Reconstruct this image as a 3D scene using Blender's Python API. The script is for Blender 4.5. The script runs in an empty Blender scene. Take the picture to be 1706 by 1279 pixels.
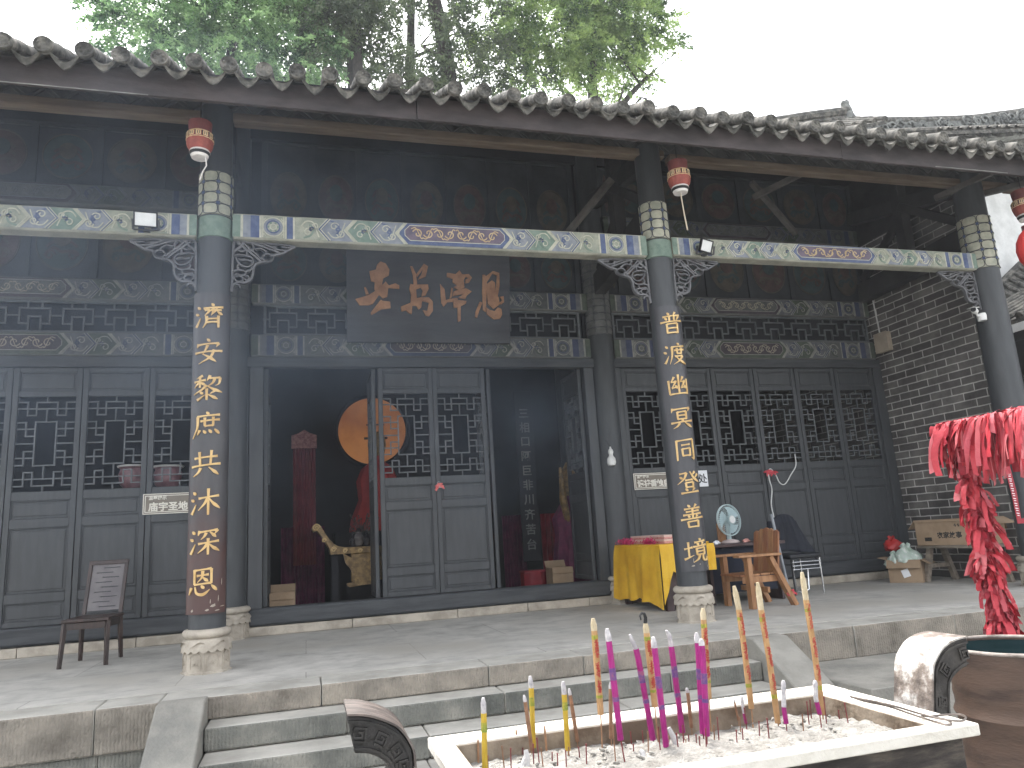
import bpy, bmesh, math, random
from mathutils import Vector, Matrix
R_ = math.radians
rnd = random.Random(7)
C = bpy.context.scene.collection
scene = bpy.context.scene

# ------------------------------------------------------------------ camera
CAMZ = 0.95                                     # eye height above the terrace floor (z = 0)
F, CX, CY = 1230.0, 853.0, 639.5                # focal length and centre in photo pixels (1706 wide)
def _n(v): return v.normalized()
_U = _n(Vector((478-CX, -5360-CY, F)))
_X0 = Vector((5247-CX, 617-CY, F))
_X = _n(_X0 - _U*_X0.dot(_U))
_Y = _X.cross(_U)
if _Y.z < 0: _Y = -_Y
ROT = Matrix((_X, _Y, _U))
EYE = Vector((0, 0, CAMZ))
def ray(px, py): return ROT @ Vector((px-CX, py-CY, F))
def at_z(px, py, z):
    d = ray(px, py); return EYE + d*((z-CAMZ)/d.z)
def at_y(px, py, y):
    d = ray(px, py); return EYE + d*(y/d.y)
def at_x(px, py, x):
    d = ray(px, py); return EYE + d*(x/d.x)
cam_d = bpy.data.cameras.new('camera'); cam = bpy.data.objects.new('camera', cam_d); C.objects.link(cam)
cam_d.sensor_width = 36; cam_d.lens = 36*F/1706; cam_d.clip_end = 2000; cam_d.clip_start = 0.02
r_, u_, b_ = ROT @ Vector((1,0,0)), ROT @ Vector((0,-1,0)), ROT @ Vector((0,0,-1))
cam.matrix_world = Matrix(((r_.x,u_.x,b_.x,0),(r_.y,u_.y,b_.y,0),(r_.z,u_.z,b_.z,CAMZ),(0,0,0,1)))
scene.camera = cam

# ------------------------------------------------------------------ sky and sun (bright overcast)
SUN_EL, SUN_AZ = 62, -14
w = bpy.data.worlds.new("World"); scene.world = w; w.use_nodes = True
nt = w.node_tree; bg = nt.nodes['Background']
sky = nt.nodes.new('ShaderNodeTexSky'); sky.sky_type = 'NISHITA'; sky.sun_disc = False
sky.sun_elevation = R_(SUN_EL); sky.sun_rotation = R_(SUN_AZ); sky.dust_density = 4; sky.air_density = 1.0; sky.ozone_density = 1.0
hs = nt.nodes.new('ShaderNodeHueSaturation'); hs.inputs['Saturation'].default_value = 0.22
nt.links.new(sky.outputs[0], hs.inputs['Color']); nt.links.new(hs.outputs[0], bg.inputs['Color'])
bg.inputs['Strength'].default_value = 0.15
sun_d = bpy.data.lights.new('sun', 'SUN'); sun_d.energy = 1.2; sun_d.angle = R_(25); sun_d.color = (1, .96, .9)
sun = bpy.data.objects.new('sun', sun_d); C.objects.link(sun)
_sd = Vector((math.sin(R_(SUN_AZ))*math.cos(R_(SUN_EL)), math.cos(R_(SUN_AZ))*math.cos(R_(SUN_EL)), math.sin(R_(SUN_EL))))
sun.rotation_euler = _sd.to_track_quat('Z', 'Y').to_euler(); sun.location = (0, 0, 30)
scene.view_settings.view_transform = 'Standard'; scene.view_settings.look = 'None'
scene.view_settings.exposure = 2.4; scene.view_settings.gamma = 1
scene.cycles.max_bounces = 8; scene.cycles.use_denoising = True

# ------------------------------------------------------------------ helpers
def lin(r, g, b):
    return tuple(((v/255)/12.92 if v/255 <= .04045 else ((v/255+.055)/1.055)**2.4) for v in (r, g, b))
MATS = {}
def mat(name, c1, c2=None, scale=4, rough=.7, bump=.15, bscale=40, metal=0, stretch=(1,1,1), spec=.4, c3=None, emit=0, detail=6, lo=.38, hi=.62):
    if name in MATS: return MATS[name]
    m = bpy.data.materials.new(name); m.use_nodes = True; N = m.node_tree.nodes; L = m.node_tree.links
    p = N['Principled BSDF']; p.inputs['Roughness'].default_value = rough; p.inputs['Metallic'].default_value = metal
    p.inputs['Specular IOR Level'].default_value = spec
    tc = N.new('ShaderNodeTexCoord'); mp = N.new('ShaderNodeMapping'); mp.inputs['Scale'].default_value = stretch
    L.new(tc.outputs['Object'], mp.inputs['Vector'])
    n1 = N.new('ShaderNodeTexNoise'); n1.inputs['Scale'].default_value = scale; n1.inputs['Detail'].default_value = detail; n1.inputs['Roughness'].default_value = .62
    L.new(mp.outputs[0], n1.inputs['Vector'])
    cr = N.new('ShaderNodeValToRGB'); e = cr.color_ramp.elements
    e[0].position = lo; e[1].position = hi; e[0].color = (*c1, 1); e[1].color = (*(c2 or c1), 1)
    if c3: x = cr.color_ramp.elements.new((lo+hi)/2); x.color = (*c3, 1)
    L.new(n1.outputs['Fac'], cr.inputs['Fac']); L.new(cr.outputs[0], p.inputs['Base Color'])
    if emit: L.new(cr.outputs[0], p.inputs['Emission Color']); p.inputs['Emission Strength'].default_value = emit
    if bump:
        n2 = N.new('ShaderNodeTexNoise'); n2.inputs['Scale'].default_value = bscale; n2.inputs['Detail'].default_value = 5
        L.new(mp.outputs[0], n2.inputs['Vector'])
        b = N.new('ShaderNodeBump'); b.inputs['Strength'].default_value = bump; b.inputs['Distance'].default_value = .02
        L.new(n2.outputs['Fac'], b.inputs['Height']); L.new(b.outputs[0], p.inputs['Normal'])
    MATS[name] = m
    return m

class MB:
    """collects boxes, tubes, lathes and prisms into one mesh"""
    def __init__(s): s.v = []; s.f = []; s.m = []
    def add(s, vs, fs, mi=0):
        o = len(s.v); s.v += [tuple(v) for v in vs]; s.f += [tuple(i+o for i in f) for f in fs]; s.m += [mi]*len(fs); return s
    def box(s, x0, x1, y0, y1, z0, z1, mi=0, M=None):
        vs = [Vector((x, y, z)) for x in (x0, x1) for y in (y0, y1) for z in (z0, z1)]
        if M: vs = [M @ v for v in vs]
        return s.add(vs, [(0,1,3,2),(4,6,7,5),(0,4,5,1),(2,3,7,6),(0,2,6,4),(1,5,7,3)], mi)
    def bar(s, p0, p1, w, h, mi=0, up=(0,0,1)):
        p0, p1 = Vector(p0), Vector(p1); d = (p1-p0); L = d.length; d.normalize()
        a = d.cross(Vector(up)); a = a if a.length > 1e-4 else d.cross(Vector((1,0,0))); a.normalize(); b = a.cross(d)
        vs = [p + a*sx*w/2 + b*sy*h/2 for p in (p0, p1) for sx, sy in ((-1,-1),(1,-1),(1,1),(-1,1))]
        return s.add(vs, [(0,1,2,3),(7,6,5,4),(0,4,5,1),(1,5,6,2),(2,6,7,3),(3,7,4,0)], mi)
    def tube(s, pts, r, n=8, mi=0, closed=False, caps=True, flat=1.0):
        P = [Vector(p) for p in pts]; K = len(P); rs = r if isinstance(r, (list, tuple)) else [r]*K
        ref = None; rings = []
        for i in range(K):
            a = P[(i-1) % K] if (closed or i > 0) else P[i]; b = P[(i+1) % K] if (closed or i < K-1) else P[i]
            t = (b-a); t = t.normalized() if t.length > 1e-9 else Vector((0,0,1))
            if ref is None: ref = Vector((0,1,0)) if abs(t.y) < .9 else Vector((1,0,0))
            u = ref - t*ref.dot(t)
            if u.length < 1e-4: u = t.orthogonal()
            u.normalize(); ref = u; v = t.cross(u)
            rings.append([P[i] + (u*math.cos(2*math.pi*k/n)*flat + v*math.sin(2*math.pi*k/n))*rs[i] for k in range(n)])
        vs = [q for g in rings for q in g]; fs = []
        for i in range(K if closed else K-1):
            j = (i+1) % K
            for k in range(n): fs.append((i*n+k, i*n+(k+1) % n, j*n+(k+1) % n, j*n+k))
        if caps and not closed: fs += [tuple(range(n))[::-1], tuple((K-1)*n+k for k in range(n))]
        return s.add(vs, fs, mi)
    def cyl(s, p0, p1, r0, r1=None, n=20, mi=0): return s.tube([p0, p1], [r0, r0 if r1 is None else r1], n, mi)
    def lathe(s, prof, c=(0,0,0), n=24, mi=0, fn=None):
        vs = []; fs = []
        for i, (r, z) in enumerate(prof):
            for k in range(n):
                a = 2*math.pi*k/n; rr, zz = (r, z) if fn is None else fn(i, a, r, z)
                vs.append((c[0]+rr*math.cos(a), c[1]+rr*math.sin(a), c[2]+zz))
        for i in range(len(prof)-1):
            for k in range(n): fs.append((i*n+k, i*n+(k+1) % n, (i+1)*n+(k+1) % n, (i+1)*n+k))
        fs += [tuple(range(n))[::-1], tuple((len(prof)-1)*n+k for k in range(n))]
        return s.add(vs, fs, mi)
    def prism(s, poly, d, to, mi=0):
        """poly of (a, b); to(a, b, h) -> point; h in 0..d"""
        n = len(poly); vs = [to(a, b, 0) for a, b in poly] + [to(a, b, d) for a, b in poly]
        fs = [tuple(range(n)), tuple(range(2*n-1, n-1, -1))] + [(i, i+n, (i+1) % n + n, (i+1) % n) for i in range(n)]
        return s.add(vs, fs, mi)
    def ribbon(s, pts, w, d, to, mi=0, closed=False):
        P = [Vector(p) for p in pts]; K = len(P); L = []; R = []
        for i in range(K):
            a = P[(i-1) % K] if (closed or i > 0) else P[i]; b = P[(i+1) % K] if (closed or i < K-1) else P[i]
            t = (b-a); t = t.normalized() if t.length > 1e-9 else Vector((1,0)); nn = Vector((-t.y, t.x))
            L.append(P[i]+nn*w/2); R.append(P[i]-nn*w/2)
        vs = []
        for i in range(K): vs += [to(*L[i], 0), to(*R[i], 0), to(*R[i], d), to(*L[i], d)]
        fs = []
        for i in range(K if closed else K-1):
            j = (i+1) % K
            for k in range(4): fs.append((i*4+k, i*4+(k+1) % 4, j*4+(k+1) % 4, j*4+k))
        if not closed: fs += [(3,2,1,0), tuple((K-1)*4+k for k in range(4))]
        return s.add(vs, fs, mi)
    def build(s, name, mats, parent=None, loc=None, smooth=True, bevel=0, ang=35):
        me = bpy.data.meshes.new(name); me.from_pydata(s.v, [], s.f)
        for m in (mats if isinstance(mats, (list, tuple)) else [mats]): me.materials.append(m)
        me.polygons.foreach_set('material_index', s.m)
        bm = bmesh.new(); bm.from_mesh(me); bmesh.ops.recalc_face_normals(bm, faces=bm.faces)
        ng = [f for f in bm.faces if len(f.verts) > 4]
        if ng: bmesh.ops.triangulate(bm, faces=ng)
        bm.to_mesh(me); bm.free()
        if smooth:
            me.polygons.foreach_set('use_smooth', [True]*len(me.polygons)); me.set_sharp_from_angle(angle=R_(ang))
        o = bpy.data.objects.new(name, me); C.objects.link(o)
        if parent is not None: o.parent = parent
        if loc is not None: o.location = loc
        if bevel:
            b = o.modifiers.new('bevel', 'BEVEL'); b.width = bevel; b.segments = 2; b.limit_method = 'ANGLE'
        return o
def off(root): return -Vector(root.location)           # places a mesh drawn in world coordinates under its thing
def tag(o, label, cat, group=None):
    o['label'] = label; o['category'] = cat
    if group: o['group'] = group
    return o
def thing(name, label, cat, loc=(0,0,0), rz=0, group=None):
    o = bpy.data.objects.new(name, None); C.objects.link(o); o.location = loc; o.rotation_euler = (0,0,rz); o.empty_display_size = .1
    return tag(o, label, cat, group)
def struct(o): o['kind'] = 'structure'; return o
def stuff(o): o['kind'] = 'stuff'; return o
def kids(o): return [c for c in bpy.data.objects if c.parent == o]
def dup(o, loc=None, rz=None, label=None, parent=None):
    ks = kids(o); c = o.copy(); C.objects.link(c)
    if parent is not None: c.parent = parent
    if loc is not None: c.location = loc
    if rz is not None: c.rotation_euler = (0,0,rz)
    if label: c['label'] = label
    for k in ks: dup(k, parent=c)
    return c
def arc(cx, cy, r, a0, a1, n=12, r1=None):
    return [(cx+(r+((r1 if r1 is not None else r)-r)*i/n)*math.cos(R_(a0+(a1-a0)*i/n)), cy+(r+((r1 if r1 is not None else r)-r)*i/n)*math.sin(R_(a0+(a1-a0)*i/n))) for i in range(n+1)]
def smoothpts(P, k=6, closed=False):
    P = [Vector(p) for p in P]; n = len(P); out = []
    for i in range(n if closed else n-1):
        g = lambda j: P[j % n] if closed else P[max(0, min(n-1, j))]
        a, b, c, d = g(i-1), g(i), g(i+1), g(i+2)
        for t in range(k):
            t /= k; out.append(.5*((2*b)+(c-a)*t+(2*a-5*b+4*c-d)*t*t+(3*b-a-3*c+d)*t**3))
    if not closed: out.append(P[-1])
    return out
_tc = {}
def glyphs(body, size, depth, bold=0.0, slant=0.0):
    """verts and faces of a line of writing, centred, in x (right) y (up) z (depth)"""
    key = (body, size, depth, bold, slant)
    if key in _tc: return _tc[key]
    cu = bpy.data.curves.new('writing', 'FONT'); cu.body = body; cu.size = size; cu.extrude = depth/2; cu.offset = bold
    cu.align_x = 'CENTER'; cu.align_y = 'CENTER'; cu.resolution_u = 2
    o = bpy.data.objects.new('writing', cu); C.objects.link(o)
    dg = bpy.context.evaluated_depsgraph_get(); me = bpy.data.meshes.new_from_object(o.evaluated_get(dg))
    vs = [v.co.copy() for v in me.vertices]; fs = [tuple(p.vertices) for p in me.polygons]
    xs = [v.x for v in vs]; ys = [v.y for v in vs]
    mx, my = (min(xs)+max(xs))/2, (min(ys)+max(ys))/2
    vs = [Vector((v.x-mx, v.y-my+slant*(v.x-mx), v.z)) for v in vs]
    bpy.data.objects.remove(o); bpy.data.curves.remove(cu); bpy.data.meshes.remove(me)
    _tc[key] = (vs, fs); return _tc[key]

# ------------------------------------------------------------------ materials
wood = mat('grey painted wood', (.044,.047,.051), (.056,.060,.064), 3, .5, .05, 14, stretch=(5,5,.8))
wood_h = mat('grey painted beam wood', (.034,.037,.042), (.058,.062,.066), 3, .6, .15, 18, stretch=(.7,6,6))
lattice_m = mat('lattice paint', (.075,.082,.088), (.12,.128,.132), 6, .55, .1)
dark_wood = mat('dark roof timber', (.016,.015,.016), (.032,.03,.03), 3, .8, .2, 14)
fascia_m = mat('weathered fascia board', (.030,.025,.025), (.062,.05,.05), 2.2, .75, .3, 10, stretch=(1,3,3))
purlin_m = mat('bare brown timber', (.10,.072,.05), (.17,.13,.095), 3, .75, .2, 12, stretch=(.6,5,5))
tile_m = mat('grey clay roof tile', (.040,.039,.035), (.165,.155,.135), 9, .9, .6, 26, c3=(.085,.082,.073), detail=9)
stone_lt = mat('pale sandstone', (.30,.265,.215), (.46,.41,.34), 5, .85, .3, 45)
stone_floor = None
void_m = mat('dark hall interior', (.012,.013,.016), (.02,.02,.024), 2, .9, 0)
gold_txt = mat('gilded lettering', (.50,.31,.11), (.68,.47,.20), 9, .45, .1, 60, spec=.5)
plaque_m = mat('plaque board', (.040,.040,.044), (.062,.062,.066), 2, .6, .15, 14, stretch=(.6,4,4))
copper_txt = mat('faded copper lettering', (.28,.135,.065), (.42,.22,.11), 8, .55, .2, 40)
white_p = mat('white paint', (.62,.6,.55), (.82,.81,.77), 6, .6, .15, 30)
red_cloth = mat('red ribbon cloth', (.36,.022,.035), (.50,.05,.065), 6, .5, .2, 50)
paper_m = mat('white paper', (.75,.76,.78), (.85,.86,.87), 3, .8, 0)
ink = mat('black ink', (.015,.015,.015), (.03,.03,.03), 3, .7, 0)
carton_m = mat('brown cardboard', (.27,.19,.12), (.36,.26,.17), 3, .9, .12, 30)
metal_g = mat('grey metal', (.25,.26,.27), (.36,.37,.38), 10, .35, .05, metal=.8)
black_pl = mat('black plastic', (.012,.012,.013), (.02,.02,.022), 10, .4, .05)
cream_m = mat('cream plastic', (.36,.30,.23), (.46,.39,.31), 4, .6, .05)

def brick_floor(name, c1, c2, mortar, bw, rh, ms, axes='xy', scale=1, rough=.85, off_=.5, bump=.3, var=(.35,.65), stain=None, mcurve=True):
    m = bpy.data.materials.new(name); m.use_nodes = True; N = m.node_tree.nodes; L = m.node_tree.links
    p = N['Principled BSDF']; p.inputs['Roughness'].default_value = rough; p.inputs['Specular IOR Level'].default_value = .3
    tc = N.new('ShaderNodeTexCoord'); sp = N.new('ShaderNodeSeparateXYZ'); cb = N.new('ShaderNodeCombineXYZ')
    L.new(tc.outputs['Object'], sp.inputs[0])
    L.new(sp.outputs['XYZ'.index(axes[0].upper())], cb.inputs[0]); L.new(sp.outputs['XYZ'.index(axes[1].upper())], cb.inputs[1])
    br = N.new('ShaderNodeTexBrick'); br.inputs['Scale'].default_value = 1; br.inputs['Brick Width'].default_value = bw; br.inputs['Row Height'].default_value = rh
    br.inputs['Mortar Size'].default_value = ms; br.inputs['Mortar Smooth'].default_value = .3; br.offset = off_
    br.inputs['Color1'].default_value = (*c1, 1); br.inputs['Color2'].default_value = (*c2, 1); br.inputs['Mortar'].default_value = (*mortar, 1); br.inputs['Bias'].default_value = 0
    nw = N.new('ShaderNodeTexNoise'); nw.inputs['Scale'].default_value = 6; L.new(tc.outputs['Object'], nw.inputs['Vector'])
    ad = N.new('ShaderNodeMixRGB'); ad.blend_type = 'ADD'; ad.inputs[0].default_value = .012
    L.new(cb.outputs[0], ad.inputs[1]); L.new(nw.outputs['Color'], ad.inputs[2]); L.new(ad.outputs[0], br.inputs['Vector'])
    n1 = N.new('ShaderNodeTexNoise'); n1.inputs['Scale'].default_value = 3.2; n1.inputs['Detail'].default_value = 8; n1.inputs['Roughness'].default_value = .65
    L.new(tc.outputs['Object'], n1.inputs['Vector'])
    mr = N.new('ShaderNodeMapRange'); mr.inputs[1].default_value = .3; mr.inputs[2].default_value = .7; mr.inputs[3].default_value = var[0]*2; mr.inputs[4].default_value = var[1]*2
    L.new(n1.outputs['Fac'], mr.inputs[0])
    mu = N.new('ShaderNodeMixRGB'); mu.blend_type = 'MULTIPLY'; mu.inputs[0].default_value = 1
    L.new(br.outputs['Color'], mu.inputs[1]); L.new(mr.outputs[0], mu.inputs[2])
    last = mu
    if stain:
        n3 = N.new('ShaderNodeTexNoise'); n3.inputs['Scale'].default_value = stain[1]; n3.inputs['Detail'].default_value = 4
        L.new(tc.outputs['Object'], n3.inputs['Vector'])
        m3 = N.new('ShaderNodeMapRange'); m3.inputs[1].default_value = .48; m3.inputs[2].default_value = .7; L.new(n3.outputs['Fac'], m3.inputs[0])
        mm = N.new('ShaderNodeMixRGB'); L.new(m3.outputs[0], mm.inputs[0]); L.new(mu.outputs[0], mm.inputs[1]); mm.inputs[2].default_value = (*stain[0], 1); last = mm
    L.new(last.outputs[0], p.inputs['Base Color'])
    n2 = N.new('ShaderNodeTexNoise'); n2.inputs['Scale'].default_value = 40; n2.inputs['Detail'].default_value = 6; L.new(tc.outputs['Object'], n2.inputs['Vector'])
    sb = N.new('ShaderNodeMath'); sb.operation = 'MULTIPLY_ADD'; L.new(br.outputs['Fac'], sb.inputs[0]); sb.inputs[1].default_value = -.8; L.new(n2.outputs['Fac'], sb.inputs[2])
    b = N.new('ShaderNodeBump'); b.inputs['Strength'].default_value = bump; b.inputs['Distance'].default_value = .02; L.new(sb.outputs[0], b.inputs['Height']); L.new(b.outputs[0], p.inputs['Normal'])
    MATS[name] = m; return m
floor_m = brick_floor('worn stone paving', (.40,.385,.35), (.46,.44,.40), (.27,.26,.235), 1.9, 1.06, .005, 'xy', bump=.12, var=(.36,.62), stain=((.36,.335,.29), .8))
brick_m = brick_floor('grey brick', (.075,.070,.066), (.165,.153,.143), (.47,.45,.42), .37, .108, .0095, 'yz', bump=.5, var=(.3,.72))
ground_m = brick_floor('courtyard paving', (.20,.20,.19), (.25,.25,.235), (.13,.13,.12), .9, .6, .008, 'xy', bump=.2)
def carved_stone(name, c1, c2, c3):
    m = mat(name, c1, c2, 3.5, .9, .5, 60, c3=c3, detail=9, lo=.3, hi=.7)
    N = m.node_tree.nodes; L = m.node_tree.links; p = N['Principled BSDF']
    wv = N.new('ShaderNodeTexWave'); wv.inputs['Scale'].default_value = 14; wv.inputs['Distortion'].default_value = 3.5; wv.inputs['Detail'].default_value = 3; wv.inputs['Detail Scale'].default_value = 2
    tc = [n for n in N if n.type == 'TEX_COORD'][0]; L.new(tc.outputs['Object'], wv.inputs['Vector'])
    b0 = [n for n in N if n.type == 'BUMP'][0]; b = N.new('ShaderNodeBump'); b.inputs['Strength'].default_value = .35; b.inputs['Distance'].default_value = .012
    L.new(wv.outputs['Fac'], b.inputs['Height']); L.new(b0.outputs[0], b.inputs['Normal']); L.new(b.outputs[0], p.inputs['Normal'])
    return m
step_m = carved_stone('chiselled step stone', (.13,.125,.105), (.36,.32,.26), (.25,.23,.19))

# ------------------------------------------------------------------ ground, terrace, steps
m = MB(); m.box(-150, 150, -150, 150, -.75, -.6); struct(m.build('ground', ground_m, smooth=False))
m = MB(); m.box(-7, 10.6, 6.10, 13.2, -.6, 0); struct(m.build('terrace_floor', floor_m, smooth=False))
def stones(m, x0, x1, y0, y1, z0, z1, lens, seed, jit=.004):
    rr = random.Random(seed); x = x0
    while x < x1-.02:
        L = min(rr.uniform(*lens), x1-x)
        if x1-(x+L) < .3: L = x1-x
        j = rr.uniform(-jit, jit)
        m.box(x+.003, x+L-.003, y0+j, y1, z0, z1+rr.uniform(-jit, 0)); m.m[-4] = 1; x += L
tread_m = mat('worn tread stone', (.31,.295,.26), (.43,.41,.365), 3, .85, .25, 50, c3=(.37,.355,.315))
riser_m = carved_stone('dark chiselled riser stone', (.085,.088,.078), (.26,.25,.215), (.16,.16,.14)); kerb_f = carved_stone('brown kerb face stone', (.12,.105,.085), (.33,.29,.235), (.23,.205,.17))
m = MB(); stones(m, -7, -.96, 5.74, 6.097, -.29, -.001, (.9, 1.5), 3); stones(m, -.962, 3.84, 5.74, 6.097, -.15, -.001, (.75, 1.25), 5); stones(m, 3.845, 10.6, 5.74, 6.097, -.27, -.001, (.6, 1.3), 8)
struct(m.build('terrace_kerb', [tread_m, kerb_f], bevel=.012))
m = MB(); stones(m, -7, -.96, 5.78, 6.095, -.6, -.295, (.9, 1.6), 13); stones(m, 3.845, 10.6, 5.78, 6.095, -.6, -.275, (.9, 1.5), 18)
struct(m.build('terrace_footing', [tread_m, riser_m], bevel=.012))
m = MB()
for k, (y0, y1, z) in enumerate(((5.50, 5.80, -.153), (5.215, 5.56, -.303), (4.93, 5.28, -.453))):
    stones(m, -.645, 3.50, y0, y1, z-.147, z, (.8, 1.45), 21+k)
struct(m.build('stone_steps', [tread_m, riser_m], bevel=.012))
ramp_m = mat('smooth ramp stone', (.19,.185,.165), (.30,.285,.25), 2.5, .85, .35, 50, c3=(.245,.235,.205))
for x0, x1 in ((-.955, -.65), (3.505, 3.838)):
    m = MB(); prof = [(5.76, .004), (5.60, .002), (4.55, -.60), (5.76, -.60)]
    m.prism(prof, x1-x0, lambda a, b, h, x0=x0: Vector((x0+h, a, b))); struct(m.build('stair_ramp', ramp_m, bevel=.012))
m = MB(); m.box(3.842, 10.6, 4.7, 5.775, -.6, -.268); struct(m.build('lower_ledge', ramp_m, bevel=.01))

# ------------------------------------------------------------------ the temple hall
HX, HY = 3.8, 8.2
hall = thing('temple_hall', 'dark timber temple hall with tiled eave, painted beams and grey lattice doors', 'temple', (HX, HY, 0))
HO = off(hall)
YC, YB = 6.95, 9.35                              # front column row, wall plane
COLS = [(-.805, .149), (3.745, .150), (8.28, .185)]
BCOLS = [(-.83, .165), (4.02, .175)]
# pedestals
def pedestal(cx, cy, s, h, parent):
    m = MB()
    oct_ = lambda r, z: (r, z)
    m.lathe([(.222*s, 0), (.222*s, .012), (.205*s, .02), (.205*s, .20), (.19*s, .21)], (cx, cy, 0), 8)
    for k in range(8):                            # carved arches on the faces
        a = 2*math.pi*(k+.5)/8; M = Matrix.Translation((cx, cy, 0)) @ Matrix.Rotation(a, 4, 'Z')
        for z0, z1, wd in ((.04, .17, .05),):
            pts = [(wd*s, z0), (wd*s, z1-.03), (.6*wd*s, z1-.012), (0, z1), (-.6*wd*s, z1-.012), (-wd*s, z1-.03), (-wd*s, z0)]
            m.ribbon(pts, .007, .008, lambda u, v, d, M=M: M @ Vector((.1885*s+d, u, v)))
            m.ribbon([(.5*wd*s, z0+.03), (0, z0+.055), (-.5*wd*s, z0+.03)], .006, .008, lambda u, v, d, M=M: M @ Vector((.1885*s+d, u, v)))
    wav = lambda n, A, p: (lambda i, a, r, z: (r + (.006*math.cos(n*a+p) if i in (0, 1) else 0), z + (A*math.sin(n*a+p) if i in (0, 1) else 0)))
    saw = lambda i, a, r, z: (r, z - (.020*abs(math.sin(9*a)) if i in (0, 1) else 0))
    m.lathe([(.150*s, .186), (.222*s, .186), (.212*s, .232), (.186*s, .256), (.15*s, .256)], (cx, cy, 0), 72, 0, saw)
    m.lathe([(.150*s, .232), (.220*s, .232), (.206*s, .262), (.178*s, .280), (.15*s, .285)], (cx, cy, 0), 72, 0, wav(7, .021, 1.0))
    k = 10; m.lathe([(.14*s, .272)] + [((.172+.044*math.cos(t))*s, .312+.036*math.sin(t)) for t in [R_(-90+180*i/k) for i in range(k+1)]] + [(.1*s, .347)], (cx, cy, 0), 40)
    o = m.build('stone_base', stone_lt, parent); return o
grn = mat('faded green paint', (.13,.185,.15), (.195,.255,.21), 12, .75, .1); cream = mat('faded cream paint', (.36,.36,.29), (.50,.49,.40), 10, .8, .12)
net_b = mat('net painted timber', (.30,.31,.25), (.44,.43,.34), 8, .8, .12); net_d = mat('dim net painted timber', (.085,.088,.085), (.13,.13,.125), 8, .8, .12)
net_l = mat('net line paint', (.05,.055,.06), (.09,.09,.095), 8, .7, 0); blue = mat('faded blue paint', (.06,.08,.165), (.105,.135,.225), 12, .75, .1)
def net_band(cx, cy, r, z0, z1, parent, dim=False, half=False):
    nz = max(2, int((z1-z0)/.10)); hs_ = (z1-z0)/nz; na = 7
    b = MB(); b.lathe([(r, z0), (r+.006, z0+.002), (r+.006, z1-.002), (r, z1)], (cx, cy, 0), 32)
    for i in range(nz):
        zc = z0+(i+.5)*hs_; sh = 0
        for k in range(na):
            a0 = 2*math.pi*(k+sh)/na; pts = []
            for t in range(13):
                q = 2*math.pi*t/12; aa = a0 + .5*2*math.pi/na*.97*math.copysign(abs(math.cos(q))**.6, math.cos(q)); zz = zc + hs_*.49*math.copysign(abs(math.sin(q))**.6, math.sin(q))
                pts.append((cx+(r+.009)*math.cos(aa), cy+(r+.009)*math.sin(aa), min(max(zz, z0), z1)))
            if cy-.02 > pts[0][1] or not half: b.tube(pts[:-1], .0045, 4, 1, closed=True)
            ad = a0+math.pi/na; c = Vector((cx+(r+.008)*math.cos(ad), cy+(r+.008)*math.sin(ad), z0+i*hs_))
            if i: b.tube([c, c+Vector((math.cos(ad), math.sin(ad), 0))*.006], [.019, .014], 8, 2)
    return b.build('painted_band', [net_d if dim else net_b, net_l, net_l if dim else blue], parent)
for i, (cx, r) in enumerate(COLS):
    m = MB(); m.lathe([(r*1.0, .33), (r*1.0, 1.5), (r*.985, 3.0), (r*.95, 5.15)], (cx, YC, 0), 40); col = m.build('column', wood, hall, HO)
    pedestal(cx, YC, r/.155*.94, .345, col)
    g = MB(); g.lathe([(r*.96, 3.80), (r*1.05, 3.805), (r*1.05, 4.0), (r*.95, 4.005)], (cx, YC, 0), 40)
    if i < 2: g.build('green_collar', grn, col)
    net_band(cx, YC, r*.965+.004, 4.02 if i < 2 else 3.86, 4.45 if i < 2 else 4.55, col, dim=False)
for cx, r in BCOLS:
    m = MB(); m.lathe([(r, .3), (r, 6.4)], (cx, YB+.04, 0), 32); col = m.build('column', wood, hall, HO)
    pedestal(cx, YB-.06, 1.0, .345, col); net_band(cx, YB+.04, r, 3.62, 4.86, col, dim=True)

# painted beams ---------------------------------------------------------------
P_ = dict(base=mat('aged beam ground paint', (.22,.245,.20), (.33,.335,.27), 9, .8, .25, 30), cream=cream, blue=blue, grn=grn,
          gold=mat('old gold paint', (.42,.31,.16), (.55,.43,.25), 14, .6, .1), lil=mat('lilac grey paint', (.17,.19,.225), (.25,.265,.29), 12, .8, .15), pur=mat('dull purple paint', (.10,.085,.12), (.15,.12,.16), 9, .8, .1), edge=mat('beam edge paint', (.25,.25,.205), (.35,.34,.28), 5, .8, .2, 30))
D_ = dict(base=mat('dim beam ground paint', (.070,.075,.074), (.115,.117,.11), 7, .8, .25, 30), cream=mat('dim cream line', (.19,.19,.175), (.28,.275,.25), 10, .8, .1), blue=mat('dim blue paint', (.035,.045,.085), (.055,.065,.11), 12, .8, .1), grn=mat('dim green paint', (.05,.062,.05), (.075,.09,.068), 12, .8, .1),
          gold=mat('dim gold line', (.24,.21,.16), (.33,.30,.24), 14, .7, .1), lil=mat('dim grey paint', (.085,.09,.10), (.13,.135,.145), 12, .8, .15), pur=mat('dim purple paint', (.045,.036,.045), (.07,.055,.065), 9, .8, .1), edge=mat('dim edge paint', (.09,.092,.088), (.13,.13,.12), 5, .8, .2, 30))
PK = ['base', 'cream', 'blue', 'grn', 'gold', 'lil', 'pur', 'edge']; PI_ = {k: i for i, k in enumerate(PK)}
def spiral(cx, cy, r0, r1, a0, a1, n=18):
    return arc(cx, cy, r0, a0, a1, n, r1)
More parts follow.
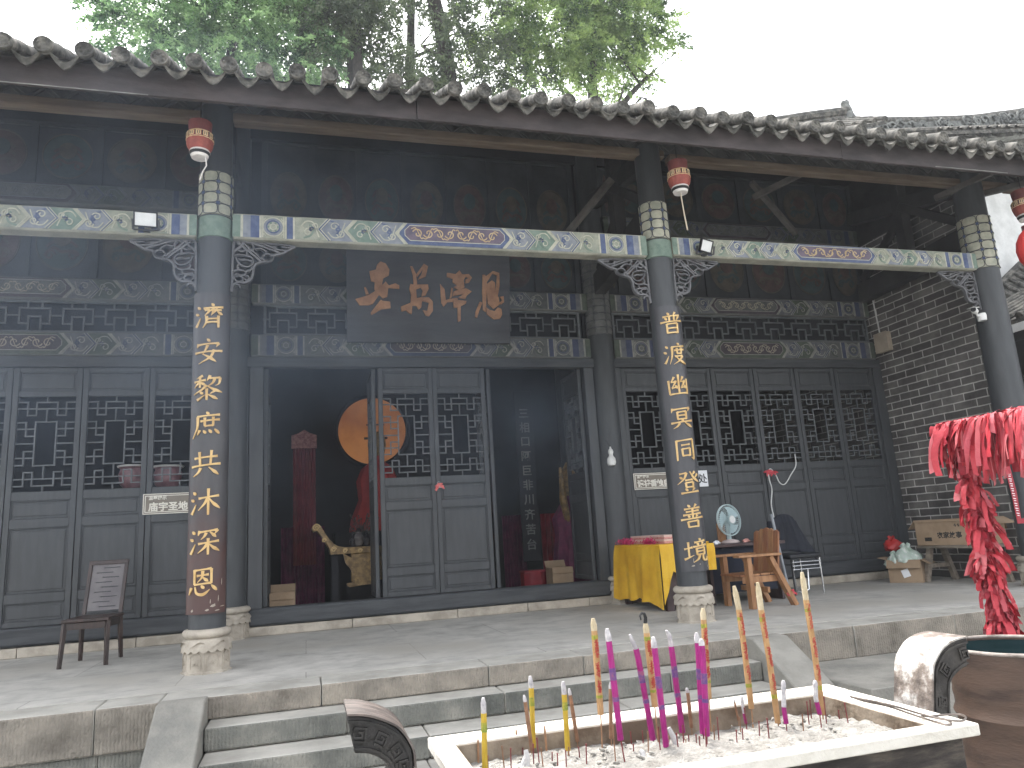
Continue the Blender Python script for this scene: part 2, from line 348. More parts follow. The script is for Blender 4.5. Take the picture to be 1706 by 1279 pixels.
def painted_beam(x0, x1, z0, z1, y, depth, pal, parent, name='painted_beam', cart='blue', lim=(None, None), tall=1):
    pm = [pal[k] for k in PK]; L = x1-x0; H = z1-z0
    b = MB(); b.box(x0, x1, y, y+depth, z0, z1, PI_['edge']); o = b.build(name, pm, parent, HO, bevel=.02)
    e = H*.07; h = H-2*e; m = MB()
    def P(mir): return lambda a, t, d: Vector((x1-a if mir else x0+a, y-d-.001, z0+e+t*h))
    U = h
    for mir in (False, True):
        to = P(mir)
        def quad(a0, a1, key, d=.003): m.prism([(a0, 0), (a1, 0), (a1, 1), (a0, 1)], d, to, PI_[key])
        def line(pts, key='cream', wd=.011, d=.009): 
            tt = lambda a, b, d_: to(a, b/h, d_)
            m.ribbon([(p[0], p[1]*h) for p in pts], wd, d, tt, PI_[key])
        s = 0
        for wd, key in ((.32, 'grn'), (.10, 'cream'), (.30, 'lil'), (.36, 'blue'), (.09, 'cream')):
            quad(s*U, (s+wd)*U-.001, key); s += wd
        a = s*U; wR = .95*U; quad(a, a+wR, 'base'); line([(a+.01, .02), (a+.01, .98)]); line([(a+wR-.01, .02), (a+wR-.01, .98)])
        cx = a+wR/2
        m.prism([(cx+p[0], .5+p[1]/h) for p in arc(0, 0, .42*U, 0, 345, 22)], .006, to, PI_['lil'])
        m.prism([(cx+p[0], .5+p[1]/h) for p in arc(0, 0, .25*U, 0, 345, 18)], .009, to, PI_['base'])
        ring = lambda r, k='cream', wd=.009: m.ribbon([(cx+p[0], .5*h+p[1]) for p in arc(0, 0, r*U, 0, 345, 22)], wd, .012, lambda a_, b_, d_: to(a_, b_/h, d_), PI_[k], closed=True)
        ring(.42); ring(.27, 'blue', .012); ring(.13)
        for q in range(6): m.prism([(cx+.2*U*math.cos(R_(60*q))+p[0], .5+(.2*U*math.sin(R_(60*q))+p[1])/h) for p in arc(0, 0, .05*U, 0, 300, 6)], .0125, to, PI_['grn'])
        for cx_, cy_ in ((a+.1*U, .1), (a+.85*U, .1), (a+.1*U, .9), (a+.85*U, .9)): line([(cx_-.05*U, cy_), (cx_, cy_+(.1 if cy_ < .5 else -.1)), (cx_+.05*U, cy_)], 'cream', .008)
        s += .95
        for wd, key in ((.08, 'cream'), (.26, 'blue'), (.08, 'cream')): quad(s*U, (s+wd)*U-.001, key); s += wd
        a = s*U; half = L/2; cw = min(.135*L, half-a-.3); end = half-cw            # cartouche half width
        span = end-a; nch = max(2, int(round(span/(1.05*U)))); st = span/nch; apx = .42*U
        keys = ['base', 'lil', 'grn', 'lil', 'base', 'grn', 'lil']
        for k in range(nch):
            A = a+k*st; B = a+(k+1)*st; zl = 0 if k == 0 else apx
            m.prism([(A+zl, 0), (B+apx, 0), (B, .5), (B+apx, 1), (A+zl, 1), (A, .5)] if k else [(A, 0), (B+apx, 0), (B, .5), (B+apx, 1), (A, 1)], .003+.0005*(k % 2), to, PI_[keys[k % 7]])
            bw = .17*U
            m.prism([(B+apx-bw, 0), (B+apx, 0), (B, .5), (B+apx, 1), (B+apx-bw, 1), (B-bw, .5)], .006, to, PI_['blue' if k % 2 == 0 else 'cream'])
            line([(B+apx-.01, .0), (B-.01, .5), (B+apx-.01, 1)], 'cream', .010, .012)
            line([(B+apx-bw, .0), (B-bw, .5), (B+apx-bw, 1)], 'cream', .008, .011)
            c0 = (A+B)/2+apx*.25; up = 1 if k % 2 else -1
            tt = lambda a_, b_, d_: to(a_, b_/h, d_)
            for (ox, oy, r0, a0, a1, kk) in ((-.12, .16, .20, 20, 420, 'cream'), (.16, -.16, .19, 190, 610, 'cream'), (.02, .02, .10, 0, 330, 'blue')):
                m.ribbon([(c0+ox*U+q[0], .5*h+up*oy*U+q[1]) for q in spiral(0, 0, r0*U, r0*U*.25, a0, a1)], .010 if kk == 'cream' else .016, .010, tt, PI_[kk])
            m.ribbon([(c0+q[0]*U, .5*h+up*q[1]*U) for q in smoothpts([(-.4, -.1), (-.2, -.34), (.1, -.3), (.25, .1), (.34, .36)], 4)], .010, .010, tt, PI_['cream'])
            m.ribbon([(c0+q[0]*U, .5*h+up*q[1]*U) for q in smoothpts([(-.3, .42), (0, .3), (.1, .0), (-.05, -.2)], 4)], .014, .008, tt, PI_['blue' if k % 2 else 'grn'])
        # half of the cartouche
        A = end
        m.prism([(A+apx*.9, 0), (half, 0), (half, 1), (A+apx*.9, 1), (A+apx*.1, .62), (A+apx*.1, .38)], .007, to, PI_[cart])
        m.prism([(A+apx*1.2, .2), (half, .2), (half, .88), (A+apx*1.2, .88), (A+apx*.7, .66), (A+apx*.7, .42)], .010, to, PI_['pur' if cart != 'pur' else 'base'])
        line([(half, .18), (A+apx*1.2, .18), (A+apx*.65, .42), (A+apx*.65, .66), (A+apx*1.2, .9), (half, .9)], 'cream', .007, .013)
        n = 4; pit = (cw-apx*1.5)/n; tt = lambda a_, b_, d_: to(a_, b_/h, d_)
        for k in range(n):
            cx = A+apx*1.5+pit*(k+.45); up = 1 if k % 2 else -1
            m.ribbon([(cx+q[0], .54*h+up*.02*U+up*q[1]) for q in spiral(0, 0, .24*U, .06*U, 200, 560, 16)], .011, .014, tt, PI_['gold'])
            m.ribbon([(cx-.24*U+q[0]*pit, .54*h+up*q[1]*U) for q in smoothpts([(-.1, -.2), (.25, -.26), (.5, -.1), (.8, .24), (1.0, .2)], 4)], .009, .014, tt, PI_['gold'])
    m.build('beam_painting', pm, o, smooth=False)
    return o
FB = ((-5.3, -.955, 3.80, 4.03), (-.645, 3.575, 3.805, 4.06), (3.885, 8.09, 3.835, 4.06))
for i, (x0, x1, z0, z1) in enumerate(FB): painted_beam(x0, x1, z0, z1, YC-.10, .17, P_, hall, cart=('grn', 'blue', 'blue')[i])
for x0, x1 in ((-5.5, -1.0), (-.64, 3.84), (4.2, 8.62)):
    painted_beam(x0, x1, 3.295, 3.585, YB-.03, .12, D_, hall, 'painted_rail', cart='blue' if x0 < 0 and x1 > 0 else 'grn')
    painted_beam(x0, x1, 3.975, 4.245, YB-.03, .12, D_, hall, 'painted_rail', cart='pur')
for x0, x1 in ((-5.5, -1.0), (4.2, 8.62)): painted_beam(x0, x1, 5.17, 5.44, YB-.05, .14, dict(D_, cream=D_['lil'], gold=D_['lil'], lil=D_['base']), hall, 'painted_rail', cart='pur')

# openwork frieze over the doors
for x0, x1 in ((-5.5, -1.0), (-.50, 3.72), (4.22, 8.58)):
    m = MB(); z0, z1 = 3.587, 3.973; y = YB+.01
    m.box(x0, x1, y, y+.05, z0, z0+.022); m.box(x0, x1, y, y+.05, z1-.022, z1); m.box(x0, x0+.03, y-.002, y+.05, z0+.022, z1-.022); m.box(x1-.03, x1, y-.002, y+.05, z0+.022, z1-.022)
    n = round((x1-x0)/.47); p = (x1-x0)/n; h = z1-z0; b = .009
    H_ = lambda xa, xb, v: m.box(xa-b, xb+b, y+.008, y+.03, z0+h*(1-v)-b, z0+h*(1-v)+b)
    V_ = lambda xa, va, vb: m.box(xa-b, xa+b, y+.005, y+.033, z0+h*(1-vb), z0+h*(1-va))
    for k in range(n):
        X = lambda u: x0+p*(k+u)
        H_(X(.15), X(.85), .24); V_(X(.15), .24, .72); V_(X(.85), .24, .72); H_(X(.15), X(.36), .72); H_(X(.64), X(.85), .72)
        V_(X(.36), .5, .95); V_(X(.64), .5, .95); H_(X(.36), X(.64), .5); H_(X(0), X(.15), .47); H_(X(.85), X(1), .47); V_(X(.34), .04, .24); V_(X(.66), .04, .24)
    m.build('lattice_frieze', lattice_m, hall, HO, smooth=False)
# picture panels high on the wall
pan_m = mat('dark panel board', (.026,.029,.034), (.044,.047,.053), 3, .75, .15, 14); pan_f = mat('panel frame', (.030,.033,.038), (.046,.05,.054), 3, .7, .1, 14)
pic_a = mat('faded red painting', (.055,.036,.036), (.085,.056,.052), 8, .85, .1); pic_b = mat('faded green painting', (.034,.050,.052), (.052,.072,.071), 8, .85, .1); pic_c = mat('faded ochre painting', (.058,.052,.044), (.088,.078,.062), 8, .85, .1)
def picture(m, cx, cz, rw, rh, y, kind):
    to = lambda a, b, d: Vector((cx+a*rw, y-d, cz+b*rh)); mi = 1+kind % 3
    m.prism(arc(0, 0, .88, 0, 348, 28), .004, to, 1+(kind+1) % 3)
    m.ribbon(arc(0, 0, .92, 0, 348, 28), .05, .007, to, 3, closed=True)
    rr = random.Random(kind*17+3)
    for q in range(3):
        m.ribbon(smoothpts([(-.6+.05*q, -.45+.3*q), (-.3, -.25+.28*q+rr.uniform(-.1, .1)), (0, -.3+.33*q), (.3, -.2+.26*q+rr.uniform(-.1, .1)), (.6-.05*q, -.42+.3*q)], 5), .11, .006+.001*q, to, mi)
    m.prism([(p[0]*.34, .22+p[1]*.34) for p in arc(0, 0, 1, 0, 340, 14)], .010, to, 1+(kind+2) % 3)
    for q in (-1, 1): m.ribbon(spiral(q*.42, -.42, .2, .06, 0, 420, 16), .07, .009, to, mi)
pics = [pan_m, pic_a, pic_b, pic_c]
def high_panels(xs, z0, z1, kinds):
    y = YB+.06; m = MB()
    for i in range(len(xs)-1):
        m.box(xs[i]+.035, xs[i+1]-.035, y, y+.03, z0+.03, z1-.03)
    o = m.build('picture_panels', pics, hall, HO, smooth=False)
    f = MB()
    for x in xs: f.box(x-.035, x+.035, y-.03, y+.05, z0, z1)
    for i in range(len(xs)-1):
        f.box(xs[i]+.035, xs[i+1]-.035, y-.022, y+.05, z0, z0+.03); f.box(xs[i]+.035, xs[i+1]-.035, y-.022, y+.05, z1-.03, z1)
    f.build('panel_frame', pan_f, o, smooth=False)
    q = MB()
    for i in range(len(xs)-1):
        cx = (xs[i]+xs[i+1])/2; hw = (xs[i+1]-xs[i])/2-.06
        if z1-z0 > 1.5: picture(q, cx, z0+.34, hw, .29, y-.001, i+kinds); picture(q, cx, z0+1.25, hw, .36, y-.001, i+kinds+1)
        else: picture(q, cx, (z0+z1)/2, hw, (z1-z0)*.40, y-.001, i+kinds)
    q.build('panel_painting', pics, o, smooth=False)
cx7 = [-.504+.609*i for i in range(8)]
high_panels(cx7, 4.25, 6.25, 0)
xr = [4.22, 4.42, 5.12, 5.85, 6.58, 7.32, 8.06, 8.66]; high_panels(xr, 4.25, 5.165, 1); high_panels(xr, 5.445, 6.25, 2)
xl = [-1.0-.72*i for i in range(7)][::-1]; high_panels(xl, 4.25, 5.165, 0); high_panels(xl, 5.445, 6.25, 3)
m = MB()
m.box(-5.6, 8.67, YB-.02, YB+.16, 6.25, 6.55); m.box(-5.6, 8.67, YB+.125, YB+.16, 3.29, 6.25)
m.box(3.79, 4.25, YB+.09, YB+.125, 3.29, 6.25); m.box(-1.03, -.5, YB+.09, YB+.125, 3.29, 6.25)
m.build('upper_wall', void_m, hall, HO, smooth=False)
# door frame: lintel, jambs, sill, stone plinth
m = MB(); m.box(-5.6, 8.67, YB-.035, YB+.10, 3.165, 3.290); m.build('lintel', wood_h, hall, HO, bevel=.006)
for x0, x1 in ((-1.06, -.665), (-.655, -.492), (3.71, 3.845), (3.86, 4.262), (8.525, 8.68)):
    m = MB(); m.box(x0, x1, YB-(.02 if x1-x0 > .3 else .03), YB+.10, .30, 3.163); m.build('door_jamb', wood, hall, HO, bevel=.006)
for x0, x1, yo in ((-5.6, -.96, 0), (-.64, 3.83, .05), (4.22, 8.67, 0)):
    m = MB(); m.box(x0, x1, YB-.04-yo, YB+.12, .108, .305); m.build('door_sill', wood_h, hall, HO, bevel=.03)
m = MB(); stones(m, -5.6, 8.67, YB-.07, YB+.14, .001, .106, (.7, 1.3), 31); m.build('plinth_course', [stone_lt, stone_lt], hall, HO, bevel=.008)

# door leaves -------------------------------------------------------------------
LW, LH = .70, 2.85
def make_leaf():
    m = MB(); st = .058; y0, y1 = 0, .05
    m.box(0, st, y0, y1, 0, LH); m.box(LW-st, LW, y0, y1, 0, LH)
    for z0, z1 in ((0, .055), (.245, .345), (1.04, 1.14), (1.34, 1.44), (2.515, 2.575), (2.80, LH)): m.box(st, LW-st, y0+.003, y1-.002, z0, z1)
    leaf = m.build('door_leaf', wood, hall, (0, 0, 0), bevel=.005)
    for z0, z1 in ((.055, .245), (.345, 1.04), (1.14, 1.34), (2.575, 2.80)):
        p = MB(); p.box(st, LW-st, y0+.022, y1-.01, z0, z1); p.box(st+.032, LW-st-.032, y0+.012, y0+.03, z0+.032, z1-.032)
        for a, b, c, d in ((st, st+.014, z0, z1), (LW-st-.014, LW-st, z0, z1)): p.box(a, b, y0+.009, y0+.03, c, d)
        for c, d in ((z0, z0+.014), (z1-.014, z1)): p.box(st+.014, LW-st-.014, y0+.010, y0+.03, c, d)
        p.build('panel', wood, leaf, bevel=.006)
    l = MB(); x0, x1, z0, z1 = st, LW-st, 1.44, 2.515; w_, h_ = x1-x0, z1-z0; b = .0072
    def Hh(u0, u1, v): l.box(x0+w_*u0-(b if u0 > 0 else 0), x0+w_*u1+(b if u1 < 1 else 0), .014, .034, z1-h_*v-b, z1-h_*v+b)
    def Vv(u, v0, v1): l.box(x0+w_*u-b, x0+w_*u+b, .011, .037, z1-h_*v1, z1-h_*v0)
    for f in (lambda v: v, lambda v: 1-v):
        def V2(u, a, b_): a, b_ = sorted((f(a), f(b_))); Vv(u, a, b_)
        Hh(0, .17, f(.06)); V2(.17, .06, .2); Hh(.17, .32, f(.2)); V2(.32, .06, .2); Hh(.32, .68, f(.06)); V2(.68, .06, .2); Hh(.68, .83, f(.2)); V2(.83, .06, .2); Hh(.83, 1, f(.06))
        Hh(0, 1, f(.13)); V2(.5, 0, .06); V2(.5, .13, .27)
    Hh(.32, .68, .27); Hh(.32, .68, .73); Vv(.32, .27, .73); Vv(.68, .27, .73)
    for g in (lambda u: u, lambda u: 1-u):
        def H2(a, c, v): a, c = sorted((g(a), g(c))); Hh(a, c, v)
        H2(0, .16, .275); Vv(g(.16), .275, .42); H2(.16, .32, .42); H2(0, .32, .345); H2(0, .32, .5)
        H2(.32, .15, .58); Vv(g(.15), .58, .725); H2(.15, 0, .725); H2(0, .32, .65)
    l.build('lattice', lattice_m, leaf, smooth=False)
    return leaf
leaf0 = make_leaf(); nl = 0
def put_leaf(x, y, rz=0, z=.308):
    global nl
    L = Vector((x, y, z)) + HO; nl += 1
    if nl == 1: leaf0.location = L; leaf0.rotation_euler = (0, 0, rz); return leaf0
    return dup(leaf0, L, rz, parent=hall)
for i in range(6): put_leaf(-1.062-.708*(i+1)+.004, YB)
for i in range(6): put_leaf(4.265+.71*i+.005, YB)
put_leaf(.893, YB); put_leaf(1.597, YB)
for x in (-.44, .865, 2.385, 3.69): put_leaf(x, YB+.06, R_(90))

# carved corner brackets under the front beams ------------------------------------
brk_m = mat('carved bracket paint', (.085,.085,.09), (.14,.14,.145), 9, .65, .2)
BRK = [  # strokes traced in units of the photo zoom; u to the side, v down
 ([(1640,100),(1480,82),(1260,78),(1020,74)],16), ([(1020,76),(1012,300),(1010,520),(1002,622)],20), ([(1640,102),(1560,150),(1490,190),(1415,205)],18),
 ([(1415,205),(1400,255),(1340,280),(1262,300),(1222,345),(1210,440),(1185,495),(1130,522),(1060,520),(1020,560),(1004,622)],20),
 ([(1190,80),(1290,110),(1400,150),(1480,180)],18), ([(1300,82),(1380,110),(1450,140),(1540,150)],14), ([(1060,90),(1120,130),(1200,200),(1268,260),(1290,290)],18),
 ([(1120,85),(1170,140),(1230,190),(1300,262)],14), ([(1300,232),(1330,200),(1380,200),(1405,232),(1375,265),(1320,265),(1300,232)],14), ([(1230,150),(1290,140),(1340,170),(1350,205)],14),
 ([(1020,190),(1060,150),(1100,120),(1110,85)],22), ([(1020,230),(1080,215),(1150,225),(1200,245),(1215,300),(1170,345),(1110,335),(1060,290),(1045,240)],14),
 ([(1070,265),(1110,275),(1160,270),(1200,290)],16), ([(1150,225),(1150,170),(1120,140)],14), ([(1060,165),(1100,180),(1140,165)],14),
 ([(1018,400),(1070,385),(1140,400),(1130,440),(1080,435),(1040,430)],14), ([(1040,440),(1030,480),(1065,510),(1110,500),(1115,470),(1085,450),(1050,455)],13), ([(1140,450),(1170,450),(1175,480),(1150,495),(1130,480)],12),
 ([(1140,400),(1190,380),(1205,350)],14), ([(1075,320),(1060,360),(1085,385)],13), ([(1030,540),(1075,545),(1092,575)],16), ([(1200,90),(1220,130),(1200,170),(1160,150)],13), ([(1400,110),(1440,120),(1430,150)],12), ([(1500,110),(1560,118),(1600,112)],14)]
def bracket(x, z, side):
    m = MB(); k = .000895
    for i, (pts, wd) in enumerate(BRK):
        P = [Vector(((p[0]-1006)*k, -(p[1]-72)*k)) for p in pts]
        m.ribbon(smoothpts(P, 5), wd*k*1.05, .034+.0025*(i % 5), lambda a, b, d, i=i: Vector((x+side*(a+.003), YC-.025-.0012*(i % 5)+d-.012, z+b)))
    m.build('carved_bracket', brk_m, hall, HO)
bracket(COLS[0][0]+.15, 3.80, 1); bracket(COLS[0][0]-.15, 3.795, -1); bracket(COLS[1][0]+.153, 3.83, 1); bracket(COLS[1][0]-.153, 3.80, -1); bracket(COLS[2][0]-.185, 3.83, -1)

# tie beams and struts between the column rows
for (cx, r), bx in zip(COLS, (-.83, 4.02, 8.5)):
    for p, q, w_, h_ in (((cx, YC+.14, 4.35), (bx, YB-.1, 4.35), .16, .30), ((cx, YC+.14, 5.05), (bx, YB-.1, 5.6), .14, .2), ((cx, YC+.1, 4.55), (cx, YC+1.1, 5.25), .07, .12), (((cx+bx)/2, 8.15, 4.5), ((cx+bx)/2, 8.15, 5.8), .16, .16), ((bx, YB-.15, 4.55), (bx, YB-1.1, 5.2), .07, .12)):
        m = MB(); m.bar(p, q, w_, h_); m.build('tie_beam', dark_wood, hall, HO, bevel=.01)
edge_m = mat('pale scuffed timber', (.07,.065,.06), (.12,.11,.10), 5, .8, .2)
for a, b in (((2.95,8.3,4.35), (3.55,7.5,5.05)), ((5.75,7.9,5.15), (6.55,7.3,5.45)), ((6.05,8.3,5.6), (6.9,8.6,5.0)), ((7.9,7.1,4.9), (8.6,6.4,5.15)), ((8.45,7.1,4.95), (9.2,6.5,5.0))):
    m = MB(); m.bar(a, b, .07, .07); m.build('diagonal_strut', edge_m, hall, HO, bevel=.006)
# eave purlin, carved band, fascia
m = MB()
for x0, x1, z in ((-5.6, -.95, 5.02), (-.66, 3.93, 5.03), (4.0, 8.9, 5.0), (8.95, 10.6, 5.0)): m.box(x0, x1, YC-.07, YC+.07, z, z+.085)
m.build('eave_purlin', purlin_m, hall, HO, bevel=.01)
m = MB(); y = YC-.02
m.box(-5.6, 10.6, y, y+.05, 5.115, 5.36)
for i in range(58):
    x = -5.5+i*.28
    m.bar((x, y-.012, 5.13), (x+.14, y-.012, 5.25), .012, .022, up=(0,1,0)); m.bar((x+.14, y-.0145, 5.25), (x+.28, y-.0145, 5.13), .012, .022, up=(0,1,0))
    m.bar((x+.05, y-.010, 5.13), (x+.14, y-.010, 5.205), .012, .012, up=(0,1,0)); m.bar((x+.14, y-.008, 5.205), (x+.23, y-.008, 5.13), .012, .012, up=(0,1,0))
m.build('carved_band', mat('carved band grey', (.06,.06,.06), (.095,.095,.09), 6, .8, .1), hall, HO, smooth=False)
m = MB()
for x0, x1, dz in ((-5.6, .955, 0), (.962, 5.4, .004), (5.406, 10.6, -.003)): m.box(x0, x1, 5.85, 5.89, 4.578+dz, 4.80)
m.build('fascia_board', fascia_m, hall, HO, bevel=.004)
for x0, x1 in ((-5.6, -1.2), (6.6, 7.6)): m = MB(); m.box(x0, x1, 5.845, 5.848, 4.572+.01*(x0 > 0), 4.580+.01*(x0 > 0)); m.build('fascia_worn_edge', mat('worn bare edge', (.12,.12,.11), (.26,.25,.23), 8, .8, .1, stretch=(.6,3,3)), hall, HO, smooth=False)

# roof: slope .5, tiles in rows
S = .5; EY, EZ = 5.70, 4.80
roof_z = lambda y: EZ+S*(y-EY)
m = MB()
vs = [(-5.7,5.88,roof_z(5.88)-.10),(10.65,5.88,roof_z(5.88)-.10),(10.65,11.6,roof_z(11.6)-.10),(-5.7,11.6,roof_z(11.6)-.10)]
m.add(vs+[(a,b,c+.05) for a,b,c in vs], [(0,1,2,3),(7,6,5,4),(0,4,5,1),(1,5,6,2),(2,6,7,3),(3,7,4,0)])
vs = [(-5.7,11.62,roof_z(11.6)-.10),(10.65,11.62,roof_z(11.6)-.10),(10.65,15.2,roof_z(11.6)-1.9),(-5.7,15.2,roof_z(11.6)-1.9)]
m.add(vs+[(a,b,c+.05) for a,b,c in vs], [(0,1,2,3),(7,6,5,4),(0,4,5,1),(1,5,6,2),(2,6,7,3),(3,7,4,0)])
for i in range(48):
    x = -5.5+i*.335; m.bar((x, 5.9, roof_z(5.9)-.15), (x, 11.5, roof_z(11.5)-.15), .07, .09)
m.build('roof_deck', dark_wood, hall, HO, smooth=False)
m = MB(); TP = .2655; nrow = 62; rr = random.Random(4)
for i in range(nrow):
    x = -5.62+i*TP; jx = rr.uniform(-.008, .008); jz = rr.uniform(-.008, .008); jy = rr.uniform(-.018, .018)
    d = Vector((0, 1, S)).normalized(); e = Vector((x+jx, EY+jy, EZ+.02+jz)); pts = []; rs = []
    k = 0; t = 0
    while t < 6.6:
        st = .27 if t < 2 else 1.1
        pts += [e+d*t, e+d*(t+st*.93)]; rs += [.069, .059]; t += st
    m.tube(pts, rs, 12)
    # round end tile with a raised rim and boss
    f = e+Vector((0, -.004, 0)); 
    m.tube([f, f-Vector((0, .012, 0))], [.070, .069], 16)
    m.tube([f-Vector((0,.012,0))+Vector(((.060*math.cos(a)), 0, .060*math.sin(a))) for a in [2*math.pi*q/16 for q in range(16)]], .0085, 5, closed=True)
    for q in range(5): 
        a = 2*math.pi*q/5+i; c = f+Vector((.035*math.cos(a), -.012, .035*math.sin(a))); m.tube([c, c-Vector((0,.008,0))], [.018, .010], 6)
    # pan row: hollow trough and its pointed drip tile
    n = 8; W = TP/2; cs = [(-W+2*W*q/n, .015-.105*math.cos(math.pi*(q/n-.5))) for q in range(n+1)]
    xc = x+TP/2; y0 = EY+.02+rr.uniform(-.02, .02); vs = []; fs = []
    ys = []; t = 0
    while t < 6.2: st = .25 if t < 1.6 else 1.5; ys += [(t, 0), (t+st*.999, .02)]; t += st
    for (t, dz) in ys:
        for a, b in cs: vs.append((xc+a, y0+t, EZ-.01+S*t+b-dz+.02))
    for r in range(len(ys)-1):
        for q in range(n): fs.append((r*(n+1)+q, r*(n+1)+q+1, (r+1)*(n+1)+q+1, (r+1)*(n+1)+q))
    m.add(vs, fs)
    low = [(a*.98, b+.01) for a, b in cs]
    dep = [0, .028, .052, .075, .098, .075, .052, .028, 0]
    poly = low + [(a*.98, b+.01-.026-dep[n-q]*.42) for q, (a, b) in enumerate(low[::-1])]
    tl = rr.uniform(-.012, .012)
    m.prism(poly, .016, lambda a, b, h: Vector((xc+a, y0-.012+h-.28*(b-.0), EZ-.01+.02+b+tl)))
m.build('roof_tiles', tile_m, hall, HO, ang=50)

# brick gable wall on the right, wing of the hall
m = MB(); m.box(8.70, 9.05, 7.36, 13.0, .001, 5.2); bw = m.build('brick_wall', brick_m, hall, HO, smooth=False)
m = MB(); m.prism([(7.3, 5.2), (13.0, 5.2), (13.0, roof_z(10.2)-.12), (11.6, roof_z(11.6)-.13), (7.3, roof_z(7.3)-.13)], .2, lambda a, b, h: Vector((8.8+h, a, b)))
for k in range(6): m.bar((8.79, 7.4+.12*k, 5.2), (8.79, 7.4+.5*k+.3, 5.15+.3*k), .03, .06)
m.build('gable_boards', dark_wood, hall, HO, smooth=False)
# shell of the room
m = MB(); m.box(-5.75, -5.6, 9.3, 13.1, .001, 6.4); m.box(-5.6, 8.7, 12.95, 13.1, .001, 6.4); m.box(-5.6, 8.7, YB+.17, 12.95, 6.25, 6.33)
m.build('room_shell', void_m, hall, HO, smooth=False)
m = MB(); m.box(-5.6, 8.7, YB+.2, 12.9, .004, .012); m.build('room_floor', mat('dark tile floor', (.03,.03,.03), (.05,.048,.045), 3, .5, .05), hall, HO, smooth=False)
for bx in (-.83, 4.02):
    m = MB(); m.lathe([(.17, .01), (.17, 6.2)], (bx+.1, 11.2, 0), 24); m.build('column', wood, hall, HO)

# ------------------------------------------------------------------ couplet boards on the front columns
cpl_m = mat('couplet board lacquer', (.046,.044,.048), (.066,.063,.066), 3, .45, .08, 20, stretch=(3,3,.6), spec=.5)
def lacquer():
    m = cpl_m; N = m.node_tree.nodes; L = m.node_tree.links; p = N['Principled BSDF']
    cr = [n for n in N if n.type == 'VALTORGB'][0]; tc = [n for n in N if n.type == 'TEX_COORD'][0]
    sp = N.new('ShaderNodeSeparateXYZ'); L.new(tc.outputs['Object'], sp.inputs[0]); nz = N.new('ShaderNodeTexNoise'); nz.inputs['Scale'].default_value = 5; L.new(tc.outputs['Object'], nz.inputs['Vector'])
    a = N.new('ShaderNodeMath'); a.operation = 'MULTIPLY_ADD'; L.new(nz.outputs['Fac'], a.inputs[0]); a.inputs[1].default_value = -1.3; L.new(sp.outputs[2], a.inputs[2])
    r = N.new('ShaderNodeMapRange'); r.inputs[1].default_value = -.45; r.inputs[2].default_value = .45; r.inputs[3].default_value = .8; r.inputs[4].default_value = 0; L.new(a.outputs[0], r.inputs[0])
    mx = N.new('ShaderNodeMixRGB'); L.new(r.outputs[0], mx.inputs[0]); L.new(cr.outputs[0], mx.inputs[1]); mx.inputs[2].default_value = (.075,.030,.024,1); L.new(mx.outputs[0], p.inputs['Base Color'])
    return m
cpl_red = lacquer()
cpl_gr = mat('grey couplet board', (.042,.042,.048), (.060,.060,.066), 3, .45, .08, 20, stretch=(3,3,.6), spec=.5)
